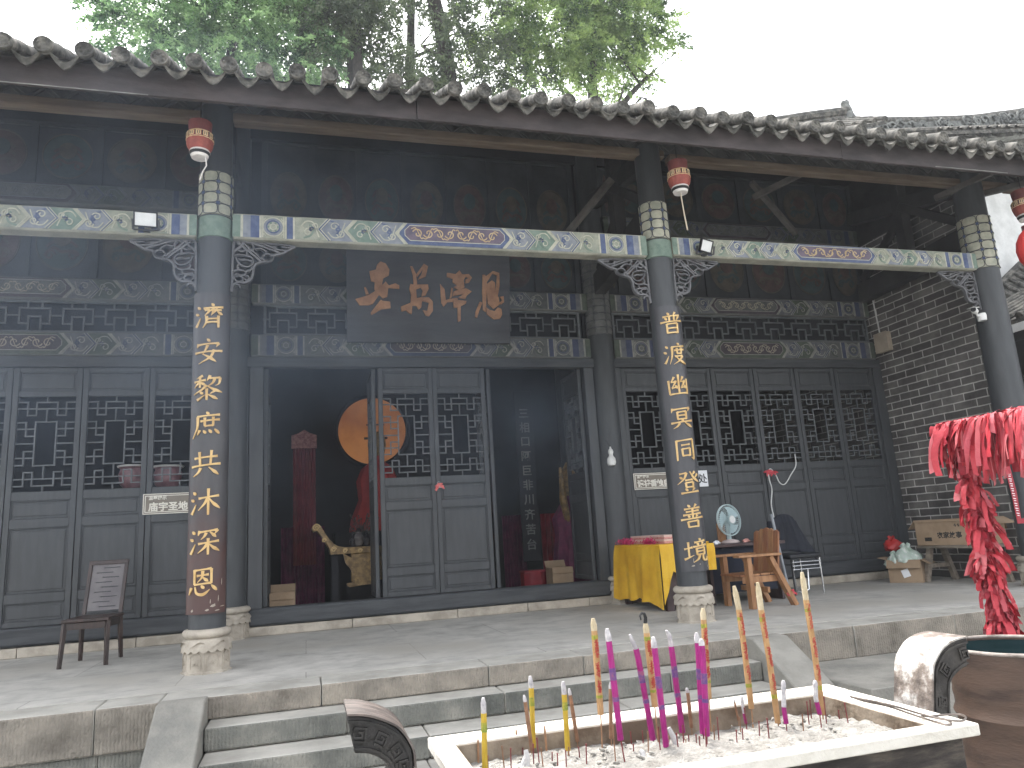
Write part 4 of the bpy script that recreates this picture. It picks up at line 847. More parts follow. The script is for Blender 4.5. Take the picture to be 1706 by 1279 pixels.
m = MB(); sheet(m, ((3.875, 7.88, cz), (4.30, 7.88, cz)), .36, 26, 16, .03, 6, hem=lambda u: 1.85-1.1*min(1, u*3) if u < .33 else .75+.35*u); m.build('front_drape', yel, t, YO)
a = at_y(1177, 905, 7.62)
t = thing('yellow_cloth', 'narrow strip of yellow cloth hanging right of the grey couplet board', 'cloth', (a.x+.04, 7.64, a.z-.25))
m = MB(); sheet(m, ((-.06, 0, .25), (.055, 0, .25)), .29, 8, 10, .012, 3); m.build('drape', yel, t)
# offerings on the cloth
pink_box = mat('pink incense box', (.50,.20,.17), (.62,.33,.28), 30, .5, .05, stretch=(1,1,3))
for i, (x0, x1, y0, y1, z0, h) in enumerate(((4.02, 4.34, 8.02, 8.96, cz+.004, .05), (4.04, 4.36, 8.06, 9.0, cz+.056, .045))):
    t = thing('incense_box', ('pink and white incense box under the other on the yellow cloth', 'pink and white incense box lying on top of the stack on the yellow cloth')[i], 'box', ((x0+x1)/2, (y0+y1)/2, z0))
    W, D_y = (x1-x0)/2, (y1-y0)/2
    m = MB(); m.box(-W, W, -D_y, D_y, 0, h*.55); m.build('box_base', pink_box, t, bevel=.003)
    m = MB(); m.box(-W-.003, W+.003, -D_y-.003, D_y+.003, h*.555, h); m.build('lid', mat('cream box lid', (.62,.42,.36), (.72,.55,.48), 12, .5, .05), t, bevel=.003)
    vs, fs = glyphs('香', .03, .002); g = MB(); 
    for k in range(5): g.add([(-W-.0045+v.z, -.3+.12*k-v.x, h*.3+v.y*.5) for v in vs], fs)
    g.build('lettering', red_cloth, t, smooth=False)
flw = mat('magenta paper flowers', (.45,.02,.10), (.68,.08,.20), 30, .7, .2, c3=(.55,.03,.12))
for (x, y, s, sd), lb in zip(((3.95, 8.98, 1.15, 1), (3.95, 8.30, .85, 2)), ('larger bunch of magenta paper flowers at the far left corner of the yellow cloth', 'smaller bunch of magenta paper flowers nearer the couplet column on the yellow cloth')):
    t = thing('paper_flowers', lb, 'flowers', (x, y, cz)); m = MB(); rr = random.Random(sd)
    for k in range(340):
        c = Vector((rr.gauss(0, .022), rr.gauss(-.01, .10*s), abs(rr.gauss(.03, .022)))); a = rr.uniform(0, 6.28); b = rr.uniform(-1, 1); d = Vector((math.cos(a), b, math.sin(a))).normalized()*.011; e = d.orthogonal().normalized()*.009
        m.add([c-d-e*.3, c+e, c+d+e*.2, c-e], [(0,1,2,3)])
    m.build('petals', flw, t, smooth=False)
    m = MB()
    for k in range(5): m.tube([(.05, .03*k-.06, .006), (0, .02*k-.05, .03)], .003, 5)
    m.build('stems', mat('green stem', (.05,.10,.03), (.08,.14,.05), 5, .7, 0), t)
# fan
fan_m = mat('pale teal fan plastic', (.38,.49,.50), (.50,.60,.60), 5, .35, .03); fan_b = mat('fan blade teal', (.33,.45,.47), (.42,.53,.55), 4, .3, 0)
fc = at_y(1215, 866, 8.30); t = thing('table_fan', 'pale teal table fan with round wire cage standing on the incense desk', 'fan', (fc.x, fc.y, DZ+.004)); hz = fc.z-DZ-.004; M = Matrix.Translation((0,0,hz)) @ Matrix.Rotation(R_(14), 4, 'Z') @ Matrix.Rotation(R_(-4), 4, 'X'); Rr = .19
circ = lambda r, y, n=40: [M @ Vector((r*math.cos(2*math.pi*k/n), y, r*math.sin(2*math.pi*k/n))) for k in range(n)]
m = MB(); m.tube(circ(Rr, -.0), .006, 6, closed=True); m.tube(circ(Rr, .02), .005, 6, closed=True); m.tube(circ(.055, -.05, 20), .003, 5, closed=True); m.tube(circ(.12, -.04), .002, 4, closed=True)
for k in range(44):
    a = 2*math.pi*k/44; e = Vector((math.cos(a), 0, math.sin(a)))
    for s in (-1, 1): m.tube([M @ (e*.04+Vector((0, s*.05, 0))), M @ (e*.13+Vector((0, s*.042, 0))), M @ (e*Rr+Vector((0, 0 if s < 0 else .02, 0)))], .0016, 4, caps=False)
cage = m.build('cage', fan_m, t)
m = MB(); m.tube([M @ Vector((0,-.056,0)), M @ Vector((0,-.044,0))], [.045,.05], 20); m.build('badge', wpl, cage)
m = MB()
for k in range(3):
    a0 = 2*math.pi*k/3+.4; vs = []
    for i in range(7):
        for j in range(5):
            r = .03+.135*i/6; a = a0+(-.15+1.5*j/4)*(.55+.45*i/6); vs.append(M @ Vector((r*math.cos(a), -.012+.03*j/4, r*math.sin(a))))
    m.add(vs, [(i*5+j, i*5+j+1, (i+1)*5+j+1, (i+1)*5+j) for i in range(6) for j in range(4)])
m.build('blades', fan_b, t)
m = MB(); m.tube([M @ Vector((0,.0,0)), M @ Vector((0,.13,-.005))], [.05,.045], 20); m.build('motor', fan_m, t)
m = MB(); m.tube([(0,.05,.03), (0,.05,hz-.03)], [.028,.022], 14); m.build('stem', fan_m, t)
m = MB(); m.lathe([(.11,0), (.11,.012), (.09,.03), (.03,.045)], (0,.03,0), 28); m.build('base', mat('pale pink fan base', (.50,.40,.38), (.60,.50,.47), 5, .4, 0), t)
for i, (px, lb) in enumerate(((1193, 'crumpled white tissue on the desk left of the fan'), (1243, 'crumpled pink tissue on the desk right of the fan'))):
    p = at_y(px, 900, 8.15); m = MB(); rr = random.Random(i+50)
    m.lathe([(.001,0), (.04,.003), (.045,.02), (.03,.035), (.002,.042)], (0,0,0), 16, 0, lambda k, a, r, z: (r*(1+.3*math.sin(3*a+k*2+i)), z*(1+.2*math.sin(4*a+i))))
    o = m.build('crumpled_tissue', (paper_m, pink_box)[i], None, (p.x, 8.15, DZ+.001), ang=60); tag(o, lb, 'tissue')

# ------------------------------------------------------------------ plank armchair
pine = mat('warm pine planks', (.26,.125,.055), (.40,.21,.10), 4, .55, .12, 20, stretch=(5,5,.7)); pine_r = mat('reddish plank', (.22,.09,.045), (.33,.15,.07), 4, .55, .12, 20, stretch=(5,5,.7))
t = thing('plank_armchair', 'pine plank armchair with rounded slat back drawn up to the incense desk', 'armchair', (4.95, 7.65, 0)); AO = off(t)
f_y, b_y = 7.42, 7.92
for y in (f_y, b_y):
    m = MB(); m.bar((4.70, y, 0), (4.70, y, .55), .055, .085, up=(0,1,0)); m.build('front_leg', pine, t, AO, bevel=.004)
    m = MB(); m.bar((5.24, y+.005, 0), (4.98, y+.005, .55), .055, .08, up=(0,1,0)); m.build('rear_leg', pine, t, AO, bevel=.004)
    m = MB(); m.box(4.56, 5.10, y-.065, y+.065, .552, .58); m.build('armrest', pine, t, AO, bevel=.006)
    m = MB(); m.box(4.64, 5.10, y+(.035 if y == f_y else -.055), y+(.055 if y == f_y else -.035), .27, .34); m.build('side_rail', pine, t, AO, bevel=.004)
for i in range(4):
    m = MB(); m.box(4.62+.125*i, 4.735+.125*i, f_y+.03, b_y-.03, .343+.002*i, .365+.002*i); m.build('seat_board', pine if i else pine_r, t, AO, bevel=.004)
m = MB(); m.box(4.90, 4.93, f_y-.02, b_y+.02, .16, .22); m.build('cross_rail', pine, t, AO, bevel=.004)
for i in range(5):
    y = f_y+.055+.098*i; top = .47+.03*(1-abs(i-2)/2)**.7; m = MB()
    pts = [(y-.045, 0), (y+.045, 0), (y+.045, top-.015-(.01 if i > 2 else 0)), (y, top), (y-.045, top-.015-(.01 if i < 2 else 0))]
    m.prism(pts, .022, lambda a, b, h: Vector((5.07+.16*b+h, a, .36+b))); m.build('back_slat', (pine_r, pine)[i % 2], t, AO, bevel=.004)
p = at_y(1313, 985, 7.45)
t = thing('red_ribbon', 'small red ribbon tied low on the rear leg of the plank armchair', 'ribbon', tuple(p)); m = MB(); bow(m, (0,-.05,0), .075, 21, 8); m.build('ribbon_strips', red_cloth, t)
# plank leaning behind the desk
a = at_y(1200, 873, 8.45)
m = MB(); m.box(-.055, .055, -.012, .012, 0, .24); m.box(-.05, .05, -.008, .008, .24, .25); tag(m.build('wood_block', pine, None, (a.x, 8.45, DZ), bevel=.004), 'short upright pine board on the desk beside the fan', 'board')

# ------------------------------------------------------------------ black chair with coat, grey pole
chrome = mat('chrome wire', (.55,.56,.57), (.65,.66,.67), 10, .25, 0, metal=.9); blk_c = mat('black leatherette', (.010,.011,.014), (.02,.022,.026), 6, .4, .15, 30)
t = thing('metal_chair', 'black padded metal chair standing behind the plank armchair', 'chair', (6.1, 8.5, 0)); MO = off(t)
m = MB(); m.box(5.86, 6.32, 8.28, 8.72, .44, .50); m.build('seat', blk_c, t, MO, bevel=.02)
m = MB(); m.box(5.9, 6.28, 8.70, 8.74, .55, .92); m.build('backrest', blk_c, t, MO, bevel=.015)
for x, y in ((5.88, 8.30), (6.30, 8.30), (5.88, 8.70), (6.30, 8.70)):
    m = MB(); m.tube([(x, y, 0), (x, y, .44)] if y < 8.5 else [(x, y, 0), (x, y, .92)], .011, 8); m.build('leg', chrome if x > 6 else black_pl, t, MO)
m = MB()
for z in (.40, .355, .31): m.tube([(5.88, 8.285, z), (6.30, 8.285, z)], .006, 6)
for x in (5.90, 6.28): m.tube([(x, 8.285, .43), (x, 8.285, .30)], .006, 6)
m.tube([(5.9, 8.32, .30), (5.92, 8.32, .05), (6.0, 8.32, .02), (6.1, 8.32, .06), (6.12, 8.32, .30)], .012, 6); m.build('wire_rack', chrome, t, MO)
t = thing('dark_coat', 'dark navy coat draped over the back of the black metal chair', 'coat', (6.05, 8.64, .5)); coat = mat('navy coat cloth', (.008,.010,.016), (.016,.019,.028), 4, .85, .3, 60)
m = MB(); vs = []; nx, nz = 26, 14
for j in range(nz+1):
    for i in range(nx+1):
        u, v = i/nx, j/nz; wd = .21+.17*v**1.3; x = (u-.5)*2*wd*.9-.0+.06*v; top = .50-.10*abs((u-.5)*2)**2.5
        vs.append((x, -.05-.07*v+.02*math.sin(u*13+2*v)*(.2+v)+.006*math.sin(u*41+4*v), top*(1-v)+.03*v*math.sin(5*u)+.006))
m.add(vs, [(j*(nx+1)+i, j*(nx+1)+i+1, (j+1)*(nx+1)+i+1, (j+1)*(nx+1)+i) for j in range(nz) for i in range(nx)])
o = m.build('coat_body', coat, t); sm = o.modifiers.new('thick', 'SOLIDIFY'); sm.thickness = .02
m = MB(); m.tube([(-.2,-.06,.40), (-.27,-.12,.25), (-.29,-.14,.06)], [.055,.05,.04], 10); m.build('sleeve', coat, t)
a = at_y(1298, 858, 7.75); b = at_z(1318, 1000, 0); t = None
m = MB(); m.tube([(0,0,0), Vector((a.x-b.x, 7.9-b.y, a.z))], .017, 10); m.tube([Vector((a.x-b.x, 7.9-b.y, a.z)), Vector((a.x-b.x, 7.9-b.y, a.z+.02))*1.0], .02, 10)
tag(m.build('grey_pole', mat('grey plastic pole', (.22,.24,.26), (.30,.32,.34), 4, .45, 0), None, (b.x, b.y, 0)), 'thin grey pole leaning upright beside the plank armchair', 'pole')

# ------------------------------------------------------------------ bench, cartons and bags by the brick wall
bench_m = mat('weathered bench wood', (.16,.13,.10), (.26,.22,.175), 4, .8, .2, 18, stretch=(4,.6,4))
t = thing('trestle_bench', 'weathered wooden trestle bench against the brick wall under the long carton', 'bench', (8.25, 7.95, 0)); BO = off(t)
m = MB(); m.box(8.03, 8.42, 7.42, 8.52, .44, .475); m.build('plank_top', bench_m, t, BO, bevel=.005)
for y in (7.55, 8.38):
    for x0, x1 in ((7.98, 8.12), (8.47, 8.33)):
        m = MB(); m.bar((x0, y, 0), (x1, y, .44), .06, .07, up=(0,1,0)); m.build('leg', bench_m, t, BO, bevel=.004)
    m = MB(); m.box(8.06, 8.40, y-.02, y+.02, .18, .235); m.build('stretcher', bench_m, t, BO, bevel=.004)
def carton(name, label, cat, loc, rz, W, D, H, flaps, txt=None, mtl=None):
    t = thing(name, label, cat, loc, rz); mtl = mtl or carton_m; th = .006
    m = MB(); m.box(-W/2, W/2, -D/2, D/2, 0, th)
    m.box(-W/2, W/2, -D/2, -D/2+th, th, H); m.box(-W/2, W/2, D/2-th, D/2, th, H); m.box(-W/2, -W/2+th, -D/2+th, D/2-th, th, H); m.box(W/2-th, W/2, -D/2+th, D/2-th, th, H); m.build('carton_body', mtl, t, bevel=.002)
    for (side, L, ang) in flaps:
        m = MB(); c_, s_ = math.cos(R_(ang)), math.sin(R_(ang))
        ax = {'f': ((-W/2, -D/2), (W/2, -D/2), (0, -1)), 'b': ((W/2, D/2), (-W/2, D/2), (0, 1)), 'l': ((-W/2, D/2), (-W/2, -D/2), (-1, 0)), 'r': ((W/2, -D/2), (W/2, D/2), (1, 0))}[side]
        (ax0, ay0), (ax1, ay1), (nx, ny) = ax
        vs = [Vector((ax0, ay0, H)), Vector((ax1, ay1, H)), Vector((ax1+nx*L*c_, ay1+ny*L*c_, H+L*s_)), Vector((ax0+nx*L*c_, ay0+ny*L*c_, H+L*s_))]
        k = Vector((nx*s_, ny*s_, -c_))*-.005
        m.add(vs+[v+k for v in vs], [(0,1,2,3),(7,6,5,4),(0,4,5,1),(1,5,6,2),(2,6,7,3),(3,7,4,0)]); m.build('flap', mtl, t, smooth=False)
    if txt:
        for (body, size, u, v) in txt:
            vs, fs = glyphs(body, size, .002, .002); g = MB(); g.add([(u+q.x, -D/2-.0015+q.z, v+q.y) for q in vs], fs); g.build('lettering', ink, t, smooth=False)
    return t
big = carton('long_carton', 'long open cardboard carton with black print lying on the trestle bench', 'carton', (8.24, 7.98, .478), R_(-79), .98, .36, .33, (('f', .03, -70), ('r', .17, -30), ('l', .15, -50), ('b', .16, -75)), (('农家故事', .085, -.02, .13), ('↑↑', .05, .10, .25), ('▦▦', .06, -.32, .08)))
low = carton('open_carton', 'open cardboard carton filled with plastic bags on the floor beside the bench', 'carton', (7.93, 8.62, 0), R_(-58), .42, .34, .30, (('f', .12, -62), ('r', .12, -30), ('l', .12, 15)))
m = MB(); vs = [(-.03,-.173,.07), (.06,-.173,.10), (.035,-.173,.20), (-.055,-.173,.17)]; m.prism([(-.02,.06), (.07,.09), (.04,.19), (-.05,.16)], .002, lambda a, b, h: Vector((a, -.171-h, b))); m.build('paper_label', paper_m, low, smooth=False)
def bag(name, label, loc, s, mt, seed):
    m = MB(); rr = random.Random(seed); ph = [rr.uniform(0, 6) for _ in range(6)]
    m.lathe([(.02,0), (.09,.01), (.12,.05), (.11,.10), (.075,.14), (.03,.165), (.045,.19), (.02,.2)], (0,0,0), 40, 0, lambda i, a, r, z: (s*r*(1+.16*math.sin(3*a+ph[0]+i)+.10*math.sin(7*a+ph[1]+2*i)+.07*math.sin(13*a+ph[2]*i)), s*z*(1+.12*math.sin(2*a+ph[3]))))
    return tag(m.build(name, mt, None, loc, ang=70), label, 'bag')
wb = mat('white plastic bag', (.50,.54,.50), (.68,.70,.66), 9, .35, .3, 30, c3=(.40,.50,.42), spec=.5)
bag('plastic_bag', 'crumpled white plastic bag filling the open carton', (7.93, 8.60, .20), 1.45, wb, 1); bag('plastic_bag', 'smaller white plastic bag hanging over the left corner of the open carton', (7.80, 8.70, .20), 1.0, wb, 2)
bag('red_bag', 'red plastic bag on top beside the long carton', (7.95, 8.86, .40), 1.0, mat('red plastic bag', (.34,.02,.02), (.44,.04,.035), 5, .4, .2), 3)

# ------------------------------------------------------------------ prayer ribbon rack
RX = 4.05
a = at_x(1565, 706, RX); b = at_x(1668, 1060, RX); px_ = at_x(1597, 740, RX); RY = px_.y
rack = thing('ribbon_rack', 'metal rack frame with its crossbar and post wrapped in red prayer ribbons', 'rack', (RX, RY, -.6), group=None); KO = off(rack)
bz = a.z-.02; by0 = a.y; BL = 2.0
m = MB(); m.tube([(RX, by0, bz), (RX, by0-BL, bz)], .024, 10); m.build('crossbar', red_cloth, rack, KO)
pt = lambda z: Vector((RX+.10*(bz-z)/2.1, RY-.02, z))
m = MB(); m.tube([pt(bz), pt(.4), pt(-.6)], .022, 10); m.build('post', red_cloth, rack, KO)
m = MB(); m.tube([(RX, by0-BL+.1, bz), (RX, by0-BL+.1, -.6)], .022, 10); m.build('post', red_cloth, rack, KO)
rb = [mat('red ribbon cloth', ()), mat('rose ribbon cloth', (.46,.08,.10), (.56,.15,.16), 6, .6, .15, 50), mat('deep red ribbon cloth', (.24,.01,.022), (.34,.02,.035), 6, .6, .15, 50)]
def strip(m, p, d, L, wd, rr, g=1.0, mi=0):
    """a limp strip leaving p along d and falling"""
    p = Vector(p); d = Vector(d).normalized(); n = 6; s = Vector((rr.uniform(-1,1), rr.uniform(-1,1), rr.uniform(-.2,.2))).normalized(); vs = []
    cur = p.copy(); vel = d.copy()
    for k in range(n+1):
        sw = s*(wd*.5*(1-.15*k/n)); vs += [cur-sw, cur+sw]
        vel = (vel+Vector((rr.uniform(-.25,.25), rr.uniform(-.25,.25), -.42*g))).normalized(); cur = cur+vel*L/n
        s = (s+Vector((rr.uniform(-.5,.5), rr.uniform(-.5,.5), rr.uniform(-.1,.1)))).normalized()
    m.add(vs, [(2*k, 2*k+1, 2*k+3, 2*k+2) for k in range(n)], mi)
rr = random.Random(12)
for k in range(92):
    q_ = k/92; y = by0-1.15*q_; m = MB(); q = rr.random(); L = rr.uniform(.14, .30) if q_ < .22 else rr.uniform(.25, .44)
    ang = rr.uniform(-.9, .9); strip(m, (RX-.028*math.cos(ang), y, bz+.01), (-.35*math.cos(ang), rr.uniform(-.25,.25), -.55), L, rr.uniform(.028, .055), rr, 1.5)
    o = m.build('ribbon', rb[0 if q < .6 else 1 if q < .8 else 2], rack, KO, smooth=True, ang=180)
    sd_ = o.modifiers.new('thick', 'SOLIDIFY'); sd_.thickness = .002
m = MB()
for k in range(520):
    q_ = rr.random(); y = by0+.03-BL*q_; an = rr.uniform(0, 6.28); q = rr.random(); sm_ = rr.random() < .55
    strip(m, (RX+.028*math.cos(an), y, bz+.028*math.sin(an)), (math.cos(an), rr.uniform(-.5,.5), math.sin(an)*.25-.15), rr.uniform(.04, .09) if sm_ else rr.uniform(.16, .40), rr.uniform(.02, .05), rr, 1.6, 0 if q < .55 else 1 if q < .75 else 2)
for k in range(620):
    t_ = rr.random()**.85; z = bz-.02-(bz+.14)*t_; c = pt(z); an = rr.uniform(0, 6.28); q = rr.random()
    wdn = (.060 if t_ < .75 else .042)*(1+.35*math.sin(t_*26))
    strip(m, (c.x+wdn*.6*math.cos(an), c.y+wdn*.6*math.sin(an), z), (math.cos(an)*.7, math.sin(an)*.7, rr.uniform(-1.0,.2)), rr.uniform(.05, .13) if rr.random() < .85 else rr.uniform(.13,.2), rr.uniform(.022, .05), rr, 1.0, 0 if q < .55 else 1 if q < .75 else 2)
for k in range(14):
    t_ = k/14; z = bz-.03-(bz+.05)*t_; m.tube([pt(z), pt(z-(bz+.05)*.065)], [.042, .056], 10, 2)
stuff(m.build('ribbon_wrap', rb, rack, KO, ang=180))
a = at_y(1676, 772, RY+.35); b = at_y(1698, 868, RY+.35)
t = thing('lettered_ribbon', 'long narrow red ribbon with pale lettering hanging behind the ribbon rack', 'ribbon', tuple(b))
m = MB(); d = a-b; m.ribbon([(d.x, d.z), (d.x*.5+.01, d.z*.5), (0, 0), (.16, .005)], .05, .003, lambda u, v, h: Vector((u, -h, v))); m.build('ribbon_strip', rb[2], t, smooth=False)
m = MB()
for k in range(9): c = d*(.12+.085*k); m.ribbon([(c.x-.012, c.z+.008), (c.x+.012, c.z+.004)], .005, .002, lambda u, v, h: Vector((u, -.0035-h, v))); m.ribbon([(c.x-.008, c.z-.008), (c.x+.01, c.z-.01)], .005, .002, lambda u, v, h: Vector((u, -.0035-h, v)))
m.build('lettering', paper_m, t, smooth=False)

# ------------------------------------------------------------------ incense altar
AX0, AX1, AY0, AY1, AZ = .331, 1.677, 1.668, 2.262, .40
IX0, IX1, IY0, IY1 = .391, 1.572, 1.722, 2.158
altar_s = mat('sooty altar stone', (.018,.015,.013), (.075,.062,.05), 6, .85, .4, 30, stretch=(1,1,5), c3=(.035,.029,.025))
rim_m = mat('whitewashed rim', (.34,.31,.27), (.56,.53,.475), 9, .75, .35, 40, c3=(.52,.49,.43), lo=.22, hi=.55, detail=9)
inn_m = mat('scorched trough wall', (.11,.08,.055), (.25,.205,.155), 9, .9, .5, 30)
ear_g = mat('carved ear stone', (.014,.012,.011), (.045,.040,.035), 9, .7, .4, 30); 
peel = mat('peeling whitewash', (.085,.07,.06), (.42,.40,.37), 8, .8, .5, 30, c3=(.16,.13,.11), lo=.40, hi=.56, detail=9)
ear_br = mat('worn brown ear top', (.022,.016,.014), (.12,.095,.083), 10, .5, .3, 30, c3=(.06,.047,.04), spec=.6, stretch=(1,4,1))
altar = thing('incense_altar', 'stone incense trough with whitewashed rim and curled stone ears, full of ash', 'incense altar', ((AX0+AX1)/2, (AY0+AY1)/2, -.6)); TO = off(altar)
m = MB(); e = .002
m.box(AX0, AX1, AY0, IY0, AZ-.03, AZ); m.box(AX0, AX1, IY1, AY1, AZ-.03, AZ); m.box(AX0, IX0, IY0+e, IY1-e, AZ-.0305, AZ-.0005); m.box(IX1, AX1, IY0+e, IY1-e, AZ-.0305, AZ-.0005)
m.build('rim', rim_m, altar, TO, bevel=.004)
m = MB(); m.box(AX0+.03, AX1-.03, AY0+.03, IY0-.004, -.42, AZ-.032); m.box(AX0+.03, AX1-.03, IY1+.004, AY1-.03, -.42, AZ-.032); m.box(AX0+.03, IX0-.004, IY0-.002, IY1+.002, -.42, AZ-.033); m.box(IX1+.004, AX1-.03, IY0-.002, IY1+.002, -.42, AZ-.033)
for k in range(3): m.box(AX0+.10+.40*k, AX0+.42+.40*k, AY0+.018, AY0+.029, .0, .28)
m.build('body', altar_s, altar, TO, bevel=.006)
m = MB(); m.box(IX0-.003, IX1+.003, IY1-.004, IY1+.003, .20, AZ-.006); m.box(IX0-.003, IX1+.003, IY0-.003, IY0+.004, .20, AZ-.006); m.box(IX0-.003, IX0+.004, IY0+.005, IY1-.005, .20, AZ-.006); m.box(IX1-.004, IX1+.003, IY0+.005, IY1-.005, .20, AZ-.006); m.box(IX0, IX1, IY0+.006, IY1-.006, .19, .21)
m.build('trough_lining', inn_m, altar, TO, smooth=False)
m = MB(); m.box(.06, 1.95, 1.62, 2.30, -.6, -.425); m.build('plinth', altar_s, altar, TO, bevel=.02)
ear_d = mat('dark carved ear stone', (.006,.0055,.005), (.024,.021,.019), 9, .5, .4, 30)
def ear(outer, inner, o0, sc, yf, th, top_mat, rel, ear_g=ear_g):
    P = lambda q: at_y(o0[0]+q[0]/sc, o0[1]+q[1]/sc, yf)
    O = [P(q) for q in outer]; I = [P(q) for q in inner]
    n = len(O)-1
    O2 = smoothpts([(p.x, p.z) for p in O], 4); I2 = smoothpts([(p.x, p.z) for p in I], 4)
    O2.append(Vector((O2[-1].x, -.43))); I2.append(Vector((I2[-1].x, -.43)))
    poly = [tuple(p) for p in O2] + [tuple(p) for p in I2[::-1]]
    m = MB(); m.prism(poly, th, lambda a, b, h: Vector((a, yf+h, b))); e_ = m.build('scroll_ear', ear_g, altar, TO, bevel=.004)
    # painted outer skin
    s = MB(); cx_ = sum(p.x for p in I2)/len(I2); vs = []; fs = []
    out = [p for p in O2[:-1]]
    for i, p in enumerate(out):
        t = (out[min(i+1, len(out)-1)]-out[max(i-1, 0)]).normalized(); nn = Vector((-t.y, t.x)); 
        if (p+nn*.01-Vector((cx_, -.2))).length < (p-Vector((cx_, -.2))).length: nn = -nn
        for k, y in ((.001, yf-.004), (.006, yf-.004), (.006, yf+th+.003), (.001, yf+th+.003)): vs.append((p.x+nn.x*k, y, p.y+nn.y*k))
    for i in range(len(out)-1):
        for k in range(4): fs.append((i*4+k, i*4+(k+1) % 4, (i+1)*4+(k+1) % 4, (i+1)*4+k))
    fs += [(3,2,1,0), tuple((len(out)-1)*4+k for k in range(4))]
    s.add(vs, fs); s.build('ear_top', top_mat, e_)
    # raised border and key-fret on the front
    r = MB(); to = lambda a, b, h: Vector((a, yf-h, b))
    mid = lambda u, w_: (lambda i: O2[i].lerp(I2[min(int(i*(len(I2)-1)/(len(O2)-1)), len(I2)-1)], w_))(int(u*(len(O2)-2)))
    for w_ in (.14, .86): r.ribbon([mid(k/20, w_) for k in range(21)], .006, .005, to)
    for k in range(rel):
        u = .1+.78*k/max(1, rel-1); c = mid(u, .5); L = (mid(u, .25)-mid(u, .75)).length*.5
        tg = (mid(min(1, u+.04), .5)-mid(max(0, u-.04), .5)).normalized(); nn = Vector((-tg.y, tg.x))
        pts = [(-.8,-.9), (.8,-.9), (.8,.9), (-.8,.9), (-.8,-.3), (.3,-.3), (.3,.35), (-.2,.35)]
        r.ribbon([c+tg*x*L*.8+nn*y*L*.8 for x, y in pts], .0065, .006, to)
    r.build('ear_relief', ear_g, e_, smooth=False)
ear([(250,612),(420,612),(560,640),(700,690),(800,745),(880,830),(940,930),(968,1010),(985,1175)], [(335,1020),(430,1020),(500,1028),(600,1066),(680,1130),(720,1200),(735,1260),(740,1300),(742,1340)], (540,1100), 6.562, 1.90, .17, ear_br, 4, ear_d)
ear([(1300,352),(1250,362),(1190,385),(1130,430),(1085,500),(1064,560),(1060,640),(1060,760),(1062,900)], [(1302,556),(1270,570),(1235,600),(1205,635),(1185,680),(1182,730),(1182,790),(1184,850),(1188,900)], (1306,980), 4.265, 1.93, .145, peel, 3)
# ash bed
ash_m = mat('pale incense ash', (.18,.17,.15), (.30,.288,.262), 18, .95, .8, 110, c3=(.245,.234,.212), detail=9)
m = MB(); nx, ny = 150, 56; vs = []
from mathutils import noise as mnoise
for j in range(ny+1):
    for i in range(nx+1):
        x = IX0+.005+(IX1-IX0-.01)*i/nx; y = IY0+.005+(IY1-IY0-.01)*j/ny
        z = .343+.016*mnoise.fractal((x*5, y*5, .3), 1, 2, 4)+.009*mnoise.noise((x*26, y*26, 1))+.006*mnoise.noise((x*60, y*60, 4))+.010*(1-j/ny)
        vs.append((x, y, z))
m.add(vs, [(j*(nx+1)+i, j*(nx+1)+i+1, (j+1)*(nx+1)+i+1, (j+1)*(nx+1)+i) for j in range(ny) for i in range(nx)])
rr = random.Random(77)
for k in range(120):
    x = rr.uniform(IX0+.03, IX1-.03); y = rr.uniform(IY0+.03, IY1-.04) if rr.random() < .6 else rr.uniform(1.95, 2.1); s = rr.uniform(.002, .0052); a = rr.uniform(0, 3.1); d = Vector((math.cos(a), math.sin(a), rr.uniform(-.2,.4)))*s*rr.uniform(.8, 2.2)
    c = Vector((x, y, .350+.008*rr.random())); m.tube([c-d, c, c+d], [s*.7, s, s*.6], 6)
stuff(m.build('ash_bed', ash_m, None, ang=60)); bpy.data.objects['ash_bed']['label'] = 'pale grey incense ash filling the whitewashed trough'; bpy.data.objects['ash_bed']['category'] = 'ash'

# incense ----------------------------------------------------------------------------
in_gold = mat('gold incense paper', (.26,.14,.055), (.40,.24,.11), 40, .7, .1, stretch=(1,1,.4), c3=(.33,.19,.08)); in_cream = mat('unburnt incense powder', (.34,.28,.18), (.46,.39,.27), 30, .9, .2)
in_mag = mat('magenta incense foil', (.20,.005,.10), (.28,.010,.145), 20, .4, .05); in_vio = mat('violet foil print', (.07,.03,.14), (.22,.06,.12), 60, .4, .05, c3=(.12,.05,.15)); in_yel = mat('yellow incense paper', (.34,.22,.012), (.42,.29,.03), 20, .6, .05); in_grn = mat('green yellow print', (.12,.18,.02), (.30,.25,.03), 60, .6, .05)
in_red = mat('red incense print', (.27,.022,.02), (.34,.045,.035), 30, .6, 0); in_brn = mat('brown incense stick', (.15,.075,.042), (.24,.13,.075), 30, .8, .1); in_ash = mat('burnt ash tip', (.28,.27,.28), (.46,.44,.44), 60, .9, .3); in_bam = mat('bamboo skewer', (.22,.115,.06), (.34,.19,.10), 30, .7, 0); in_dk = mat('dark red skewer', (.09,.016,.018), (.2,.04,.04), 20, .7, 0); in_blk = mat('charred curl', (.012,.012,.012), (.04,.04,.04), 30, .9, .1)
